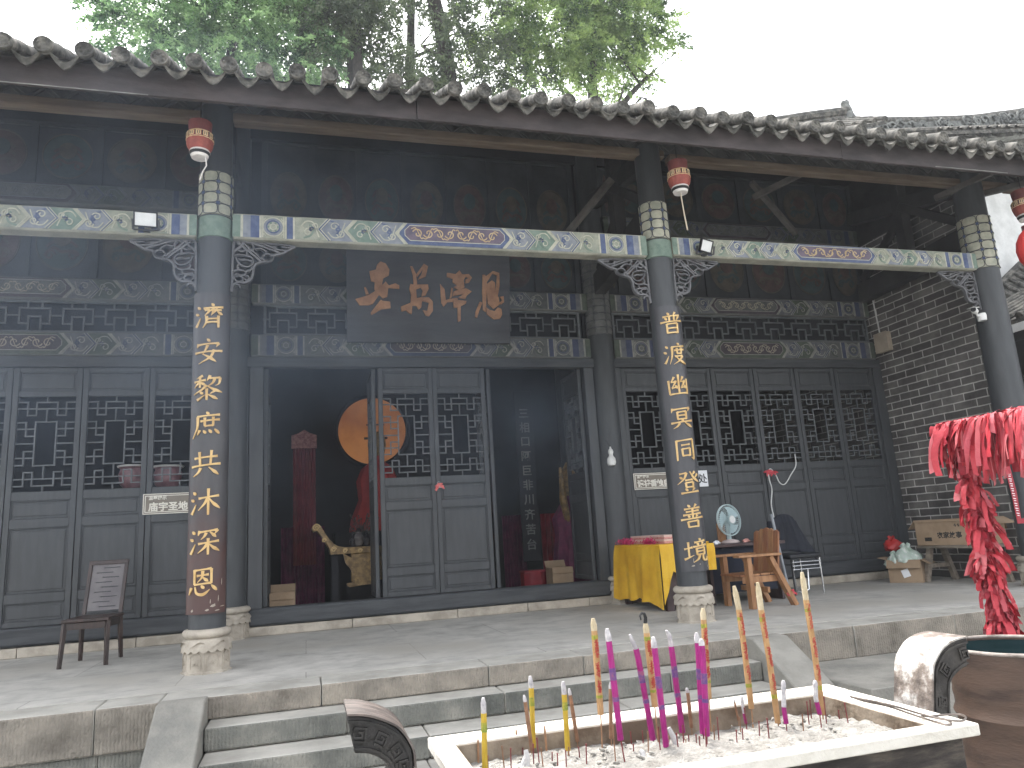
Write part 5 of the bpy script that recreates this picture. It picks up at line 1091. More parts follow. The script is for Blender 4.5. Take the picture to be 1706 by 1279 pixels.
def incense(kind, pts, base, label, group, r, segs, skew, ash=True):
    """pts: pixels from the tip to the thick end, base: pixel where the skewer enters the ash; segs: (t0, t1, material)"""
    g = at_z(*base, .345); y = g.y
    W = [at_y(p[0], p[1], y) for p in pts]; t = thing(kind, label, 'incense', (g.x, y, .345), group=group); W = [p-g for p in W]
    for p in W: p.y = 0
    dl = [0]
    for a, b in zip(W, W[1:]): dl.append(dl[-1]+(b-a).length)
    def at(u):
        s = u*dl[-1]
        for i in range(len(W)-1):
            if s <= dl[i+1]+1e-6: return W[i].lerp(W[i+1], (s-dl[i])/max(1e-6, dl[i+1]-dl[i]))
        return W[-1]
    for (u0, u1, mt, nm, rs) in segs:
        m = MB(); k = max(2, int((u1-u0)*12)+1); q = [at(u0+(u1-u0)*i/k) for i in range(k+1)]
        jj = [r*rs*(1+.03*math.sin(7*i+u0*40)) for i in range(k+1)]
        if u0 == 0: jj[0] *= .55
        m.tube(q, jj, 10); m.build(nm, mt, t)
    m = MB(); e = Vector((0, 0, -.03)); m.tube([W[-1]+(W[-2]-W[-1]).normalized()*.01, e], r*.22, 6); m.build('skewer', skew, t)
    return t, at, r
def marks(t, at, r, u0, u1, n, seed):
    rr = random.Random(seed); m = MB()
    for k in range(n):
        c = at(u0+(u1-u0)*k/n); h = .0055
        for q in range(4):
            x0 = rr.uniform(-.8, 0)*r; x1 = x0+rr.uniform(.5, 1.1)*r; z = c.z+h*(q-1.5)*.55; 
            m.tube([(c.x+x0, -r*math.sqrt(max(.05, 1-(x0/r)**2))-.0004, z), (c.x+min(x1, .8*r), -r*math.sqrt(max(.05, 1-(min(x1, .8*r)/r)**2))-.0004, z+.0006)], .00115, 4)
        x = rr.uniform(-.4, .4)*r; m.tube([(c.x+x, -r*.98, c.z-h), (c.x+x, -r*.98, c.z+h)], .00115, 4)
    m.build('printed_marks', in_red, t, smooth=False)
order6 = ['first', 'second', 'third', 'fourth', 'fifth', 'sixth']
GOLD = [([(988,1030),(990,1050),(1001,1190)], (1003,1252)), ([(1075,1036),(1078,1060),(1091,1177)], (1097,1240)), ([(1171,1013),(1174,1060),(1181,1163)], (1184,1215)), ([(1223,976),(1231,1015),(1240,1080),(1252,1180)], (1254,1208)), ([(1262,970),(1270,1030),(1282,1100),(1296,1204)], (1298,1211)), ([(1336,953),(1343,1000),(1356,1080),(1371,1190)], (1371,1202))]
gl = ['straight gold printed incense stick, leftmost of the six and left of all the magenta ones', 'gold printed incense stick whose tip has curled into a black hook', 'gold printed incense stick just behind the pair of touching magenta sticks', 'gold printed incense stick with pale tip bent left, before the plank armchair', 'gold printed incense stick leaning right beside the lowest part of the stair ramp', 'tallest gold printed incense stick, at the right end of the trough']
for i, (pts, base) in enumerate(GOLD):
    t, at, r = incense('gold_incense', pts, base, gl[i], 'tall gold incense sticks in the trough', .0088, [(0, .13 if i < 3 else .2, in_cream, 'bare_tip', 1), (.13 if i < 3 else .2, .80, in_gold, 'wrapper', 1.04), (.80, .83, in_grn, 'green_band', 1.06), (.83, 1, mat('plain tan incense', (.30,.17,.075), (.38,.23,.11), 20, .8, .1), 'lower_body', 1.0)], in_bam)
    marks(t, at, r*1.06, .24, .42, 6, i); marks(t, at, r*1.06, .48, .62, 5, i+9); marks(t, at, r*1.06, .67, .78, 4, i+19)
    m = MB(); c = at(.2 if i < 3 else .27); m.tube([c+Vector((0,0,.006)), c-Vector((0,0,.006))], r*1.07, 10); m.build('green_band', in_grn, t)
    if i == 1:
        m = MB(); m.tube([at(0)+Vector(q) for q in ((0,0,-.004), (.002,0,.012), (-.001,0,.024), (-.009,0,.026), (-.015,0,.018), (-.013,0,.006))], [.006,.0055,.0045,.004,.003,.002], 8); m.build('charred_hook', in_blk, t)
MAG = [([(1011,1047),(1014,1064),(1034,1232)], (1042,1266), .115), ([(1049,1057),(1061,1084),(1088,1232)], (1091,1240), .15), ([(1088,1061),(1092,1090),(1110,1244)], (1111,1256), .10), ([(1110,1050),(1115,1058),(1119,1080),(1137,1220)], (1140,1226), .17), ([(1160,1054),(1163,1080),(1171,1222)], (1173,1232), .10), ([(1168,1064),(1171,1090),(1178,1226)], (1176,1246), .07)]
ml = ['magenta incense stick farthest left of the magenta ones, thick and straight', 'magenta incense stick with a thin white ash tip leaning far to the left', 'magenta incense stick in front of the hooked gold one', 'magenta incense stick with a white ash tip curling left at its top', 'magenta incense stick on the left of the touching pair', 'magenta incense stick on the right of the touching pair']
for i, (pts, base, ua) in enumerate(MAG):
    incense('magenta_incense', pts, base, ml[i], 'magenta incense sticks in the trough', .0088, [(0, ua, in_ash, 'ash_tip', .75 if i in (1, 3) else .95), (ua, 1, in_mag, 'foil_wrapper', .97), (.36, .47, in_vio, 'printed_band', 1.03), (.62, .66, in_vio, 'printed_band', 1.03)], in_dk)
for i, (pts, base, lb) in enumerate((([(1305,1133),(1306,1180),(1310,1205)], (1311,1221), 'short magenta incense stump with a long white ash tip, between the two rightmost gold sticks'), ([(1358,1133),(1359,1163),(1366,1190)], (1369,1210), 'short magenta incense stump leaning on the tallest gold stick'), ([(1236,1160),(1238,1180),(1243,1205)], (1244,1211), 'thin magenta incense stump with a pale tip left of the plank armchair gold stick'))):
    incense('incense_stump', pts, base, lb, 'magenta incense stumps in the trough', (.0075, .0075, .005)[i], [(0, .62, in_ash, 'ash_tip', .95), (.62, 1, in_mag, 'foil_wrapper', .9)], in_dk)
for i, (pts, base, ua, lb) in enumerate((([(805,1162),(806,1190),(808,1279),(808,1300)], (808,1304), .19, 'yellow incense stick nearest the left corner of the trough'), ([(883,1126),(885,1145),(889,1245)], (889,1256), .17, 'yellow incense stick beside a brown one, middle of the three yellow ones'), ([(938,1135),(940,1156),(946,1250)], (948,1258), .19, 'yellow incense stick closest to the magenta group'))):
    incense('yellow_incense', pts, base, lb, 'yellow incense sticks in the trough', .0075, [(0, ua, in_ash, 'ash_tip', .9), (ua, 1, in_yel, 'paper_wrapper', .97), (.30, .42, in_grn, 'printed_band', 1.03)], in_bam)
for i, (pts, base, lb) in enumerate((([(873,1158),(876,1175),(886,1250)], (887,1262), 'brown incense stick left of the middle yellow one'), ([(948,1147),(951,1165),(962,1235)], (963,1246), 'brown incense stick leaning right of the last yellow one'), ([(1017,1136),(1018,1230)], (1018,1242), 'upright brown incense stick between a gold and a magenta stick'), ([(1144,1146),(1146,1155),(1152,1212)], (1153,1222), 'brown incense stick left of the touching magenta pair'), ([(1286,1136),(1290,1150),(1296,1200)], (1297,1208), 'brown incense stick behind the leaning gold stick'), ([(1223,1165),(1230,1200)], (1231,1208), 'thin greyish brown incense stick right of the touching magenta pair'))):
    incense('brown_incense', pts, base, lb, 'brown incense sticks in the trough', .0055 if i < 5 else .003, [(0, .12, in_ash, 'ash_tip', .9), (.12, 1, in_brn, 'stick_body', 1)], in_bam)
# burnt skewers
st_px = [(700+(x)/5.687, 1100+y/5.687, 700+x2/5.687, 1100+y2/5.687) for x, y, x2, y2 in ((773,810,800,1015),(857,830,860,1016),(1070,790,1075,1000),(1105,730,1130,975),(1145,830,1168,1010),(1250,870,1250,965),(1300,880,1300,990),(1378,850,1385,1010),(1405,820,1408,905),(1572,790,1573,968),(1500,820,1515,920),(548,745,550,960),(908,650,925,890),(1178,620,1200,880),(973,860,974,900),(640,900,642,1016))] + \
        [(1000+x/3.773, 940+y/3.773, 1000+x2/3.773, 940+y2/3.773) for x, y, x2, y2 in ((80,1010,95,1230),(190,1050,198,1130),(208,1130,208,1190),(265,1045,268,1110),(300,1050,300,1190),(365,1020,378,1190),(478,1060,495,1185),(518,1010,522,1130),(538,1100,540,1145),(602,1070,603,1125),(622,1080,627,1155),(662,1030,664,1160),(714,1010,715,1095),(735,960,744,1095),(855,1040,857,1115),(893,1030,895,1095),(877,960,880,1040),(905,900,920,1020),(998,985,998,1080),(1048,965,1060,1085),(1270,940,1275,1045),(1298,860,1312,1005),(1318,850,1325,960),(1405,830,1422,1005),(1425,850,1427,930),(1380,940,1390,1025),(1498,915,1503,985),(1535,870,1562,1010),(430,1080,432,1120),(555,1070,556,1120))]
sk = None; rr = random.Random(5)
for i, (x, y, x2, y2) in enumerate(st_px):
    g = at_z(x2, y2, .348); tp = at_y(x, y, g.y); m = MB(); d = tp-g
    if d.z < .012: d.z = .02
    pale = i in (11, 12, 13); m.tube([Vector((0,0,-.02)), d*.85, d], [.0017 if not pale else .003, .0017 if not pale else .003, .0024 if not pale else .002], 6)
    o = m.build('burnt_skewer', (in_bam if pale else in_dk if i % 4 else in_brn), None, tuple(g)); tag(o, 'pale tan burnt skewer near the left end of the trough' if pale else 'thin dark burnt incense skewer stuck in the pale ash', 'incense', 'pale burnt skewers in the trough' if pale else 'burnt skewers standing in the ash')
for i, (p0, p1, rr_, lb) in enumerate((((1009,0),(0,0),0,''),)): pass
wf = mat('fallen ash roll', (.34,.33,.325), (.46,.45,.44), 20, .9, .3)
for i, (a, b, lb) in enumerate((((879,1254),(868,1279),'fat white roll of ash leaning near the middle yellow stick'), ((876,1249),(878,1278),'upright white ash roll beside the leaning fat one'), ((1114,1212),(1128,1245),'white ash roll leaning between two magenta sticks'), ((1066,1250),(1072,1258),'small curled white ash piece below the magenta group'))):
    g = at_z(*b, .35); p = at_y(*a, g.y+.01); d = p-g; m = MB(); m.tube([(0,0,-.005), d*.5+Vector((.002,0,0)), d], [.008,.0085,.006], 8); tag(m.build('ash_roll', wf, None, tuple(g)), lb, 'ash roll')
# wire tongs on the rim
t = thing('wire_tongs', 'long wire tongs lying along the right rim of the trough', 'tongs', (1.62, 1.95, AZ+.003)); wire = mat('tong wire', (.10,.085,.075), (.2,.17,.15), 20, .4, .1, metal=.6)
q = [at_z(*p, AZ+.008)-Vector((1.62, 1.95, AZ+.003)) for p in ((1417,1160),(1440,1168),(1478,1176),(1520,1190),(1548,1199),(1575,1207),(1585,1205),(1575,1198),(1550,1194),(1535,1192))]
m = MB(); m.tube(smoothpts(q, 5), .0028, 6); m.build('tong_arm', wire, t)
q = [at_z(*p, AZ+.014)-Vector((1.62, 1.95, AZ+.003)) for p in ((1418,1161),(1450,1167),(1490,1176),(1530,1188),(1565,1197),(1600,1201),(1609,1195),(1598,1190),(1570,1191),(1552,1193))]
m = MB(); m.tube(smoothpts(q, 5), .0028, 6); m.build('tong_arm', wire, t)

# ------------------------------------------------------------------ rusty barrel
rust = mat('rusty barrel steel', (.038,.022,.015), (.082,.05,.034), 2.5, .6, .15, 30, stretch=(1,1,4), c3=(.068,.041,.028)); b_in = mat('dark teal barrel inside', (.003,.008,.009), (.006,.012,.014), 3, 1, .1, spec=0)
t = thing('steel_barrel', 'rusty brown open steel barrel beside the right ear of the incense trough', 'barrel', (3.31, 3.0, -.6)); rb_ = .295; hb = .885
m = MB(); pr_ = [(rb_-.01, 0), (rb_, .01)]
for zc in (.30, .58): pr_ += [(rb_, zc-.03), (rb_+.012, zc), (rb_, zc+.03)]
for k in range(4): pr_ += [(rb_, .64+.05*k), (rb_+.004, .665+.05*k)]
pr_ += [(rb_, hb-.012), (rb_-.006, hb-.012), (rb_-.006, .02)]
n = 48; m.lathe(pr_, (0,0,0), n); m.f.pop(); m.m.pop(); m.build('barrel_body', rust, t)
m = MB(); vs = []; m.lathe([(rb_-.0062, hb-.02), (rb_-.008, hb-.02), (rb_-.008, .03), (.02, .03)], (0,0,0), n); m.f.pop(); m.m.pop(); m.build('inside', b_in, t)
m = MB(); m.tube([(rb_*math.cos(2*math.pi*k/n), rb_*math.sin(2*math.pi*k/n), hb-.006) for k in range(n)], .0085, 8, closed=True); m.build('rim', mat('worn barrel rim', (.16,.13,.11), (.42,.37,.33), 9, .5, .2), t)

# ------------------------------------------------------------------ things inside the hall
gd = mat('carved gilt wood', (.13,.08,.03), (.30,.19,.07), 14, .45, .4, 40); dred = mat('dark red temple cloth', (.16,.012,.02), (.26,.02,.035), 4, .7, .2); dpk = mat('plum silk', (.09,.014,.05), (.17,.028,.08), 8, .6, .2)
a = at_y(621, 716, 12.5); t = thing('gilt_halo', 'round orange gilt halo disc seen through the left doorway', 'halo', (a.x, 12.6, a.z))
halo_m = mat('gilt halo with added glow', (.25,.085,.026), (.42,.17,.05), 1.2, .5, .05, 8, emit=.085)  # gilt disc is no lamp; faint emission added in place of interior lamplight
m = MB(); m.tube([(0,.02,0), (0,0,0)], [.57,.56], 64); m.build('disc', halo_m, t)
m = MB(); m.tube([(.60*math.cos(2*math.pi*k/64), 0, .60*math.sin(2*math.pi*k/64)) for k in range(64)], .035, 8, closed=True); m.build('carved_rim', void_m, t)
m = MB(); m.bar((-.14,-.02,-.13), (.25,-.02,-.13), .03, .035); m.bar((-.1,-.02,.10), (.2,-.02,.10), .03, .02); m.build('dark_bars', void_m, t, smooth=False)
a = at_y(617, 815, 12.2); t = thing('robed_statue', 'seated statue in a red robe before the gilt halo, mostly hidden by the central doors', 'statue', (a.x+.12, 12.2, 1.15))
m = MB(); m.lathe([(.45,0), (.42,.2), (.30,.5), (.33,.8), (.25,1.0), (.10,1.12), (.09,1.2)], (0,0,0), 32, 0, lambda i, q, r, z: (r*(1+.05*math.sin(9*q)), z)); m.build('robe', mat('red statue robe', (.22,.014,.014), (.32,.03,.026), 5, .7, .2, emit=.01), t)  # robe cloth also carries a slight added glow
m = MB(); m.lathe([(.05,1.18), (.12,1.25), (.15,1.38), (.13,1.52), (.05,1.6)], (0,0,0), 24); m.build('head', gd, t)
m = MB(); m.box(-.7, .7, -.5, .5, -1.138, -.002); m.build('throne', void_m, t)
a = at_y(490, 742, 10.9); b = at_y(525, 940, 10.9)
t = thing('pleated_banner', 'dark red pleated temple banner with embroidered top in the left doorway', 'banner', ((a.x+b.x)/2, 10.9, b.z)); W = .155
m = MB(); n = 40; P = [(-W+2*W*i/n, .025*math.sin(i*1.25)) for i in range(n+1)]; hh = a.z-b.z
m.add([(x, y, z) for z in (0, hh) for x, y in P] + [(x, y+.012, z) for z in (0, hh) for x, y in P], [(i, i+1, n+2+i, n+1+i) for i in range(n)] + [(2*n+2+i, 3*n+3+i, 3*n+4+i, 2*n+3+i) for i in range(n)]); m.build('pleats', mat('banner red silk', (.13,.015,.028), (.21,.03,.045), 4, .6, .1), t)
m = MB(); m.prism([(-W-.02, hh-.05), (W+.02, hh-.05), (W+.02, hh+.14), (.08, hh+.17), (0, hh+.22), (-.08, hh+.17), (-W-.02, hh+.14)], .05, lambda p, q, h: Vector((p, -.035+h, q))); m.build('embroidered_top', mat('embroidered band', (.12,.035,.04), (.24,.12,.10), 40, .8, .3), t, bevel=.005)
m = MB(); m.box(-.012, .012, -.012, .012, hh+.22, 6.2-b.z); m.build('pole', void_m, t)
for px0, px1, pyb, lb in ((468, 540, 955, 'dark plum altar curtain low behind the gilt table, left'), (836, 872, 975, 'dark plum altar curtain at the far side of the right doorway'), (900, 962, 960, 'dark red altar cloth behind the carton in the right doorway')):
    a = at_y(px0, 860, 11.6); b = at_y(px1, 860, 11.6); t = thing('altar_curtain', lb, 'curtain', ((a.x+b.x)/2, 11.6, .012)); m = MB(); n = 44; W = abs(b.x-a.x)/2; hh = 1.25
    P = [(-W+2*W*i/n, .03*math.sin(i*1.1)) for i in range(n+1)]; m.add([(x, y, z) for z in (0, hh) for x, y in P] + [(x, y+.012, z) for z in (0, hh) for x, y in P], [(i, i+1, n+2+i, n+1+i) for i in range(n)] + [(2*n+2+i, 3*n+3+i, 3*n+4+i, 2*n+3+i) for i in range(n)]); m.build('drape', dpk if 'plum' in lb else dred, t)
# gilt altar table with scrolled end
t = thing('altar_table', 'carved gilt altar table with a scrolled end in the left doorway', 'altar table', (1.0, 10.4, .012)); GO = off(t)
q = lambda x, y: (lambda p: (p.x, p.z))(at_y(x, y, 10.2))
prof = smoothpts([q(521,876), q(527,872), q(534,876), q(545,893), q(558,907), q(572,911), q(590,911), q(650,908)], 4); low_ = [q(650,918), q(551,924), q(549,914), q(538,896), q(528,884), q(522,886), q(519,880)]
m = MB(); m.prism([tuple(p) for p in prof]+low_, .62, lambda p, z, h: Vector((p, 10.2+h, z))); m.build('table_top', gd, t, GO, bevel=.008)
for r0, c in ((.05, q(527,879)), (.03, q(540,900)), (.035, q(556,915)), (.03, q(575,917)), (.03, q(600,917))): m = MB(); m.ribbon(spiral(c[0], c[1], r0, .01, 0, 560, 22), .012, .012, lambda p, z, h: Vector((p, 10.199-h, z))); m.build('carved_scroll', mat('bright gilt edge', (.40,.27,.10), (.55,.38,.17), 10, .4, .1), t, GO)
c0, c1 = q(585,926), q(626,966); m = MB(); m.box(c0[0], c1[0]+.6, 10.22, 10.28, c1[1], c0[1]+.03); m.build('apron', gd, t, GO, bevel=.01)
m = MB(); m.prism(smoothpts([q(572,922), q(576,938), q(584,948), q(590,968), q(578,972), q(583,978), q(600,975), q(626,972)], 3)+[q(626,960), q(592,958), q(588,930)], .05, lambda p, z, h: Vector((p, 10.20+h, z))); m.build('carved_bracket', gd, t, GO)
for x in (550, 700):
    c = q(x, 926); m = MB(); m.box(c[0]+.02, c[0]+.1, 10.24, 10.32, .02, c[1]); m.box(c[0]+.02, c[0]+.1, 10.7, 10.78, .02, c[1]); m.build('leg', void_m, t, GO)
tz = q(600,910)[1]; rr = random.Random(8); glz = mat('dark glazed pot', (.02,.02,.025), (.06,.055,.06), 9, .2, .05, spec=.7); brz = mat('grey offering', (.10,.09,.09), (.2,.18,.17), 9, .6, .1)
for i, (px, s, lb) in enumerate(((588, .9, 'small dark glazed pot leftmost on the gilt altar table'), (598, 1.3, 'taller dark glazed pot on the gilt altar table beside the smallest pot'), (611, 1.0, 'squat dark pot on the gilt altar table nearest the central doors'))):
    c = at_y(px, 905, 10.4); t = thing('offering_pot', lb, 'pot', (c.x, 10.45, tz+.012)); m = MB(); m.lathe([(.03*s,0), (.05*s,.03*s), (.055*s,.08*s), (.03*s,.12*s), (.035*s,.14*s)], (0,0,0), 20); m.build('pot', glz if i != 1 else brz, t); m = MB(); m.lathe([(.032*s,.141*s), (.02*s,.17*s), (.006,.185*s)], (0,0,0), 16); m.build('lid', glz, t)
a = at_y(605, 855, 10.5); t = thing('dry_flowers', 'spray of dark dry flowers standing behind the pots on the gilt altar table', 'flowers', (a.x, 10.6, tz+.012)); m = MB()
for k in range(40):
    an = rr.uniform(0, 6.28); d = Vector((math.cos(an)*rr.uniform(.05,.22), math.sin(an)*.12, rr.uniform(.15,.42))); m.tube([(0,0,0), d*.6+Vector((0,0,.05)), d], .004, 4); m.tube([d, d+Vector((.01,0,.02))], [.018,.006], 6)
m.build('stems', mat('dark foliage', (.03,.035,.03), (.08,.075,.07), 8, .8, .1), t)
def carton_i(px, py, y, W, H, lb):
    a = at_z(px, py, .012) if False else at_y(px, py, y); carton('storage_carton', lb, 'carton', (a.x, y, .012), 0, W, .3, H, (('f', .08, -80), ('b', .1, 60)))
carton_i(471, 992, 9.95, .30, .42, 'brown cardboard carton just inside the left doorway'); carton_i(932, 955, 10.2, .30, .46, 'brown cardboard carton just inside the right doorway')
a = at_y(888, 955, 10.5); t = thing('red_stool', 'low stool covered in red cloth inside the right doorway', 'stool', (a.x, 10.5, .012)); m = MB(); m.box(-.17, .17, -.15, .15, .40, .43); m.build('seat', dred, t, bevel=.01)
m = MB(); n = 36; P = [(.175*math.cos(2*math.pi*i/n)*(1+.05*math.sin(9*2*math.pi*i/n)), .155*math.sin(2*math.pi*i/n)) for i in range(n)]; m.add([(x, y, z) for z in (.02, .405) for x, y in P], [(i, (i+1) % n, n+(i+1) % n, n+i) for i in range(n)]); m.build('skirt', mat('stool red cloth', (.17,.01,.018), (.26,.02,.03), 4, .7, .1), t)
a = at_y(878, 780, 10.9); t = thing('inner_couplet', 'dark vertical couplet board with faint pale characters inside the right doorway', 'couplet board', (a.x, 10.9, .55)); m = MB(); m.box(-.14, .14, 0, .03, 0, 2.6); m.build('board', void_m, t, bevel=.004)
pale_ = mat('faint pale lettering', (.12,.125,.12), (.19,.19,.18), 6, .7, 0)
for i, ch in enumerate('三相口阿巨非川齐苦台'):
    vs, fs = glyphs(ch, .17, .004, .002); g = MB(); g.add([(v.x, -.003+v.z, 2.25-.222*i+v.y) for v in vs], fs); g.build('character', pale_, t, smooth=False)
a = at_y(968, 850, 10.3); t = thing('robed_statue', 'dim statue in a plum silk robe behind the right door jamb', 'statue', (a.x+.05, 10.9, .012)); m = MB(); m.lathe([(.34,0), (.32,.4), (.25,.9), (.28,1.15), (.16,1.35), (.07,1.42), (.07,1.48)], (0,0,0), 32, 0, lambda i, q, r, z: (r*(1+.06*math.sin(11*q)), z)); m.build('robe', dpk, t)
m = MB(); m.lathe([(.05,1.46), (.10,1.52), (.12,1.64), (.10,1.76), (.04,1.82)], (0,0,0), 24); m.build('head', gd, t)
m = MB(); m.tube([(-.12,-.2,1.1), (-.2,-.28,1.4), (-.22,-.3,1.9)], [.05,.06,.02], 10); m.lathe([(.13,1.74), (.14,1.80), (.05,1.95), (.02,2.0)], (0,0,0), 20); m.build('gilt_ornament', gd, t)
pot_m = mat('pink glazed pot', (.16,.075,.085), (.27,.13,.14), 12, .3, .1, spec=.6)
for i, (px, lb) in enumerate(((220, 'pinkish glazed pot behind the left lattice, left one'), (278, 'pinkish glazed pot behind the left lattice next to the couplet column'))):
    a = at_y(px, 815, YB+.32); t = thing('glazed_pot', lb, 'pot', (a.x, YB+.36, a.z)); m = MB(); m.lathe([(.09,0), (.14,.06), (.16,.18), (.14,.24), (.17,.27), (.155,.275), (.13,.24)], (0,0,0), 28); m.build('pot', pot_m, t); m = MB(); m.lathe([(.172,.262), (.18,.28), (.165,.285)], (0,0,0), 28); m.build('pot_rim', wpl, t)
a = at_y(250, 815, YB+.32); t = thing('window_shelf', 'dark shelf behind the left lattice carrying two pots', 'shelf', (a.x, YB+.36, a.z-.043)); m = MB(); m.box(-.75, .75, -.17, .2, 0, .04); m.build('shelf_board', void_m, t); m = MB(); m.box(-.7,-.64,-.1,.1,-(a.z-.06),-.002); m.box(.64,.7,-.1,.1,-(a.z-.06),-.002); m.build('leg', void_m, t)

# ------------------------------------------------------------------ neighbouring roofs
ridge_m = mat('grey ridge relief', (.10,.105,.10), (.21,.215,.20), 7, .9, .6, 18); plaster = mat('white plaster', (.55,.55,.53), (.68,.68,.66), 3, .9, .1)
def tiled_plane(m, p0, p1, dn, L, pitch=.27, r=.07):
    """barrel tile rows between ridge points p0, p1, running along dn"""
    p0, p1, dn = Vector(p0), Vector(p1), Vector(dn).normalized(); n = max(2, int((p1-p0).length/pitch))
    m.add([p0, p1, p1+dn*L, p0+dn*L] + [v-Vector((0,0,.08)) for v in (p0, p1, p1+dn*L, p0+dn*L)], [(0,1,2,3),(7,6,5,4),(0,4,5,1),(1,5,6,2),(2,6,7,3),(3,7,4,0)])
    for i in range(n+1):
        a = p0.lerp(p1, i/n)+Vector((0,0,.03)); pts = []; rs = []; t = 0
        while t < L: pts += [a+dn*t, a+dn*min(L, t+.38)]; rs += [r*.88, r]; t += .4
        m.tube(pts, rs, 8)
RYY = 14.0
side = thing('side_hall', 'taller hall behind the right end with a long carved grey roof ridge', 'hall', (16, 14, -.6)); SO = off(side)
top = [at_y(*p, RYY) for p in ((1395,206),(1440,203),(1538,201),(1621,198),(1670,192),(1706,187),(1760,176),(1830,160))]; bot = [at_y(*p, RYY) for p in ((1395,232),(1440,230),(1538,232),(1621,232),(1670,228),(1706,223),(1760,214),(1830,200))]
m = MB(); T2 = smoothpts([(p.x, p.z) for p in top], 4); B2 = smoothpts([(p.x, p.z) for p in bot], 4)
m.prism([tuple(p) for p in T2]+[tuple(p) for p in B2[::-1]], .3, lambda a, b, h: Vector((a, RYY+h, b))); rdg = m.build('roof_ridge', ridge_m, side, SO)
m = MB(); m.tube([(p.x, RYY+.15, p.y+.03) for p in T2], .17, 10); m.tube([(p.x, RYY+.02, p.y*.25+q.y*.75) for p, q in zip(T2, B2)], .06, 6); m.build('ridge_cap', tile_m, rdg)
m = MB(); rr = random.Random(6)
for i in range(4, len(T2)-2):
    for k in range(4):
        c = T2[i].lerp(B2[i], .2+.18*k)+Vector((rr.uniform(-.25,.25), 0)); s = rr.uniform(.10,.2); m.ribbon([c+Vector(q) for q in spiral(0, 0, s, .03, rr.uniform(0,360), rr.uniform(400,760), 18)], .05, .07, lambda a, b, h: Vector((a, RYY-h, b)))
m.build('ridge_relief', ridge_m, rdg, smooth=False)
m = MB(); tiled_plane(m, (B2[0].x, RYY-.05, B2[0].y+.1), (B2[-1].x, RYY-.05, B2[-1].y-.2), (0,-1,-.55), 3.2); tiled_plane(m, (B2[0].x, RYY+.35, B2[0].y+.1), (B2[-1].x, RYY+.35, B2[-1].y-.2), (0,1,-.55), 3.2); m.build('roof_tiles', tile_m, side, SO)
m = MB(); zt = B2[0].y-1.2; m.box(B2[0].x+.4, B2[0].x+3.4, RYY-1.6, RYY+1.9, -.6, zt); m.build('wall', plaster, side, SO)
for x in (B2[0].x+4.4, B2[0].x+7.0):
    m = MB(); m.lathe([(.13, -.6), (.13, zt+.3)], (x, RYY-1.4, 0), 14); m.build('post', dark_wood, side, SO)
# hip ridge with a beast finial, end of a roof between
hp = [at_y(*p, 12.4) for p in ((1180,232),(1255,211),(1322,199),(1370,192),(1410,187))]
corner = thing('corner_pavilion', 'small grey roof hip ridge ending in a beast finial above the right eave', 'pavilion', (hp[-1].x-.4, 13.4, -.6)); CO = off(corner)
m = MB(); m.tube(smoothpts(hp, 4), .13, 10); m.tube([p-Vector((0,0,.17)) for p in smoothpts(hp, 4)], .10, 8); m.build('hip_ridge', tile_m, corner, CO)
f = at_y(1414, 205, 12.4); s = (at_y(1414, 168, 12.4)-f).length
fin = MB(); fin.lathe([(.22,0), (.24,.05), (.16,.10), (.18,.16), (.13,.2)], (f.x, 12.4, f.z-.1), 12)
fin.tube([(f.x, 12.4, f.z+.05*s), (f.x-.02, 12.4, f.z+.35*s), (f.x+.02, 12.4, f.z+.6*s), (f.x-.02, 12.4, f.z+.8*s), (f.x-.10, 12.4, f.z+.90*s)], [.12,.15,.10,.09,.05], 8)
fin.tube([(f.x, 12.4, f.z+.78*s), (f.x+.06, 12.4, f.z+.92*s), (f.x+.03, 12.4, f.z+1.05*s)], [.06,.05,.015], 6); fin.tube([(f.x-.03, 12.4, f.z+.8*s), (f.x-.08, 12.4, f.z+.98*s)], [.04,.01], 6); fin.tube([(f.x+.05, 12.4, f.z+.1*s), (f.x+.20, 12.4, f.z+.25*s), (f.x+.14, 12.4, f.z+.5*s)], [.05,.06,.02], 6)
fin.tube([(f.x+.1, 12.4, f.z-.02), (f.x+.32, 12.4, f.z+.04)], [.1,.04], 8); fin.build('beast_finial', ridge_m, corner, CO)
m = MB(); tiled_plane(m, hp[0]-Vector((0,-.0,.2)), hp[-1]-Vector((0,0,.2)), (0,-1,-.6), 1.2); tiled_plane(m, hp[0]-Vector((0,-.1,.2)), hp[-1]-Vector((0,-.1,.2)), (0,1,-.5), 2.5); m.build('roof_tiles', tile_m, corner, CO)
m = MB(); m.box(hp[0].x+.3, hp[-1].x-.2, 13.3, 14.0, -.6, hp[0].z-.9); m.build('wall', plaster, corner, CO)
# low wing seen through the gap at the right edge
XW = 11.6
e0 = at_x(1660, 552, XW); e1 = at_x(1712, 512, XW)
wing = thing('courtyard_wing', 'low grey tiled wing seen in the gap right of the end column', 'wing', (XW+1.5, e0.y-1, -.6)); WO = off(wing)
ez = (e0.z+e1.z)/2; y0, y1 = e1.y-4, e0.y+1.2
m = MB(); tiled_plane(m, (XW+3.0, y0, ez+1.35), (XW+3.0, y1, ez+1.35), (-1,0,-.45), 3.3); tiled_plane(m, (XW+3.2, y0, ez+1.35), (XW+3.2, y1, ez+1.35), (1,0,-.45), 2.6); m.build('roof_tiles', tile_m, wing, WO)
m = MB(); m.box(XW+2.9, XW+3.3, y0, y1, ez+1.33, ez+1.75); m.tube([(XW+3.1, y0, ez+1.8), (XW+3.1, y1, ez+1.8)], .13, 8); m.build('roof_ridge', ridge_m, wing, WO)
m = MB(); m.box(XW+.6, XW+4.6, y0+.3, y1-.3, -.6, ez-.15); m.build('wall', dark_wood, wing, WO)
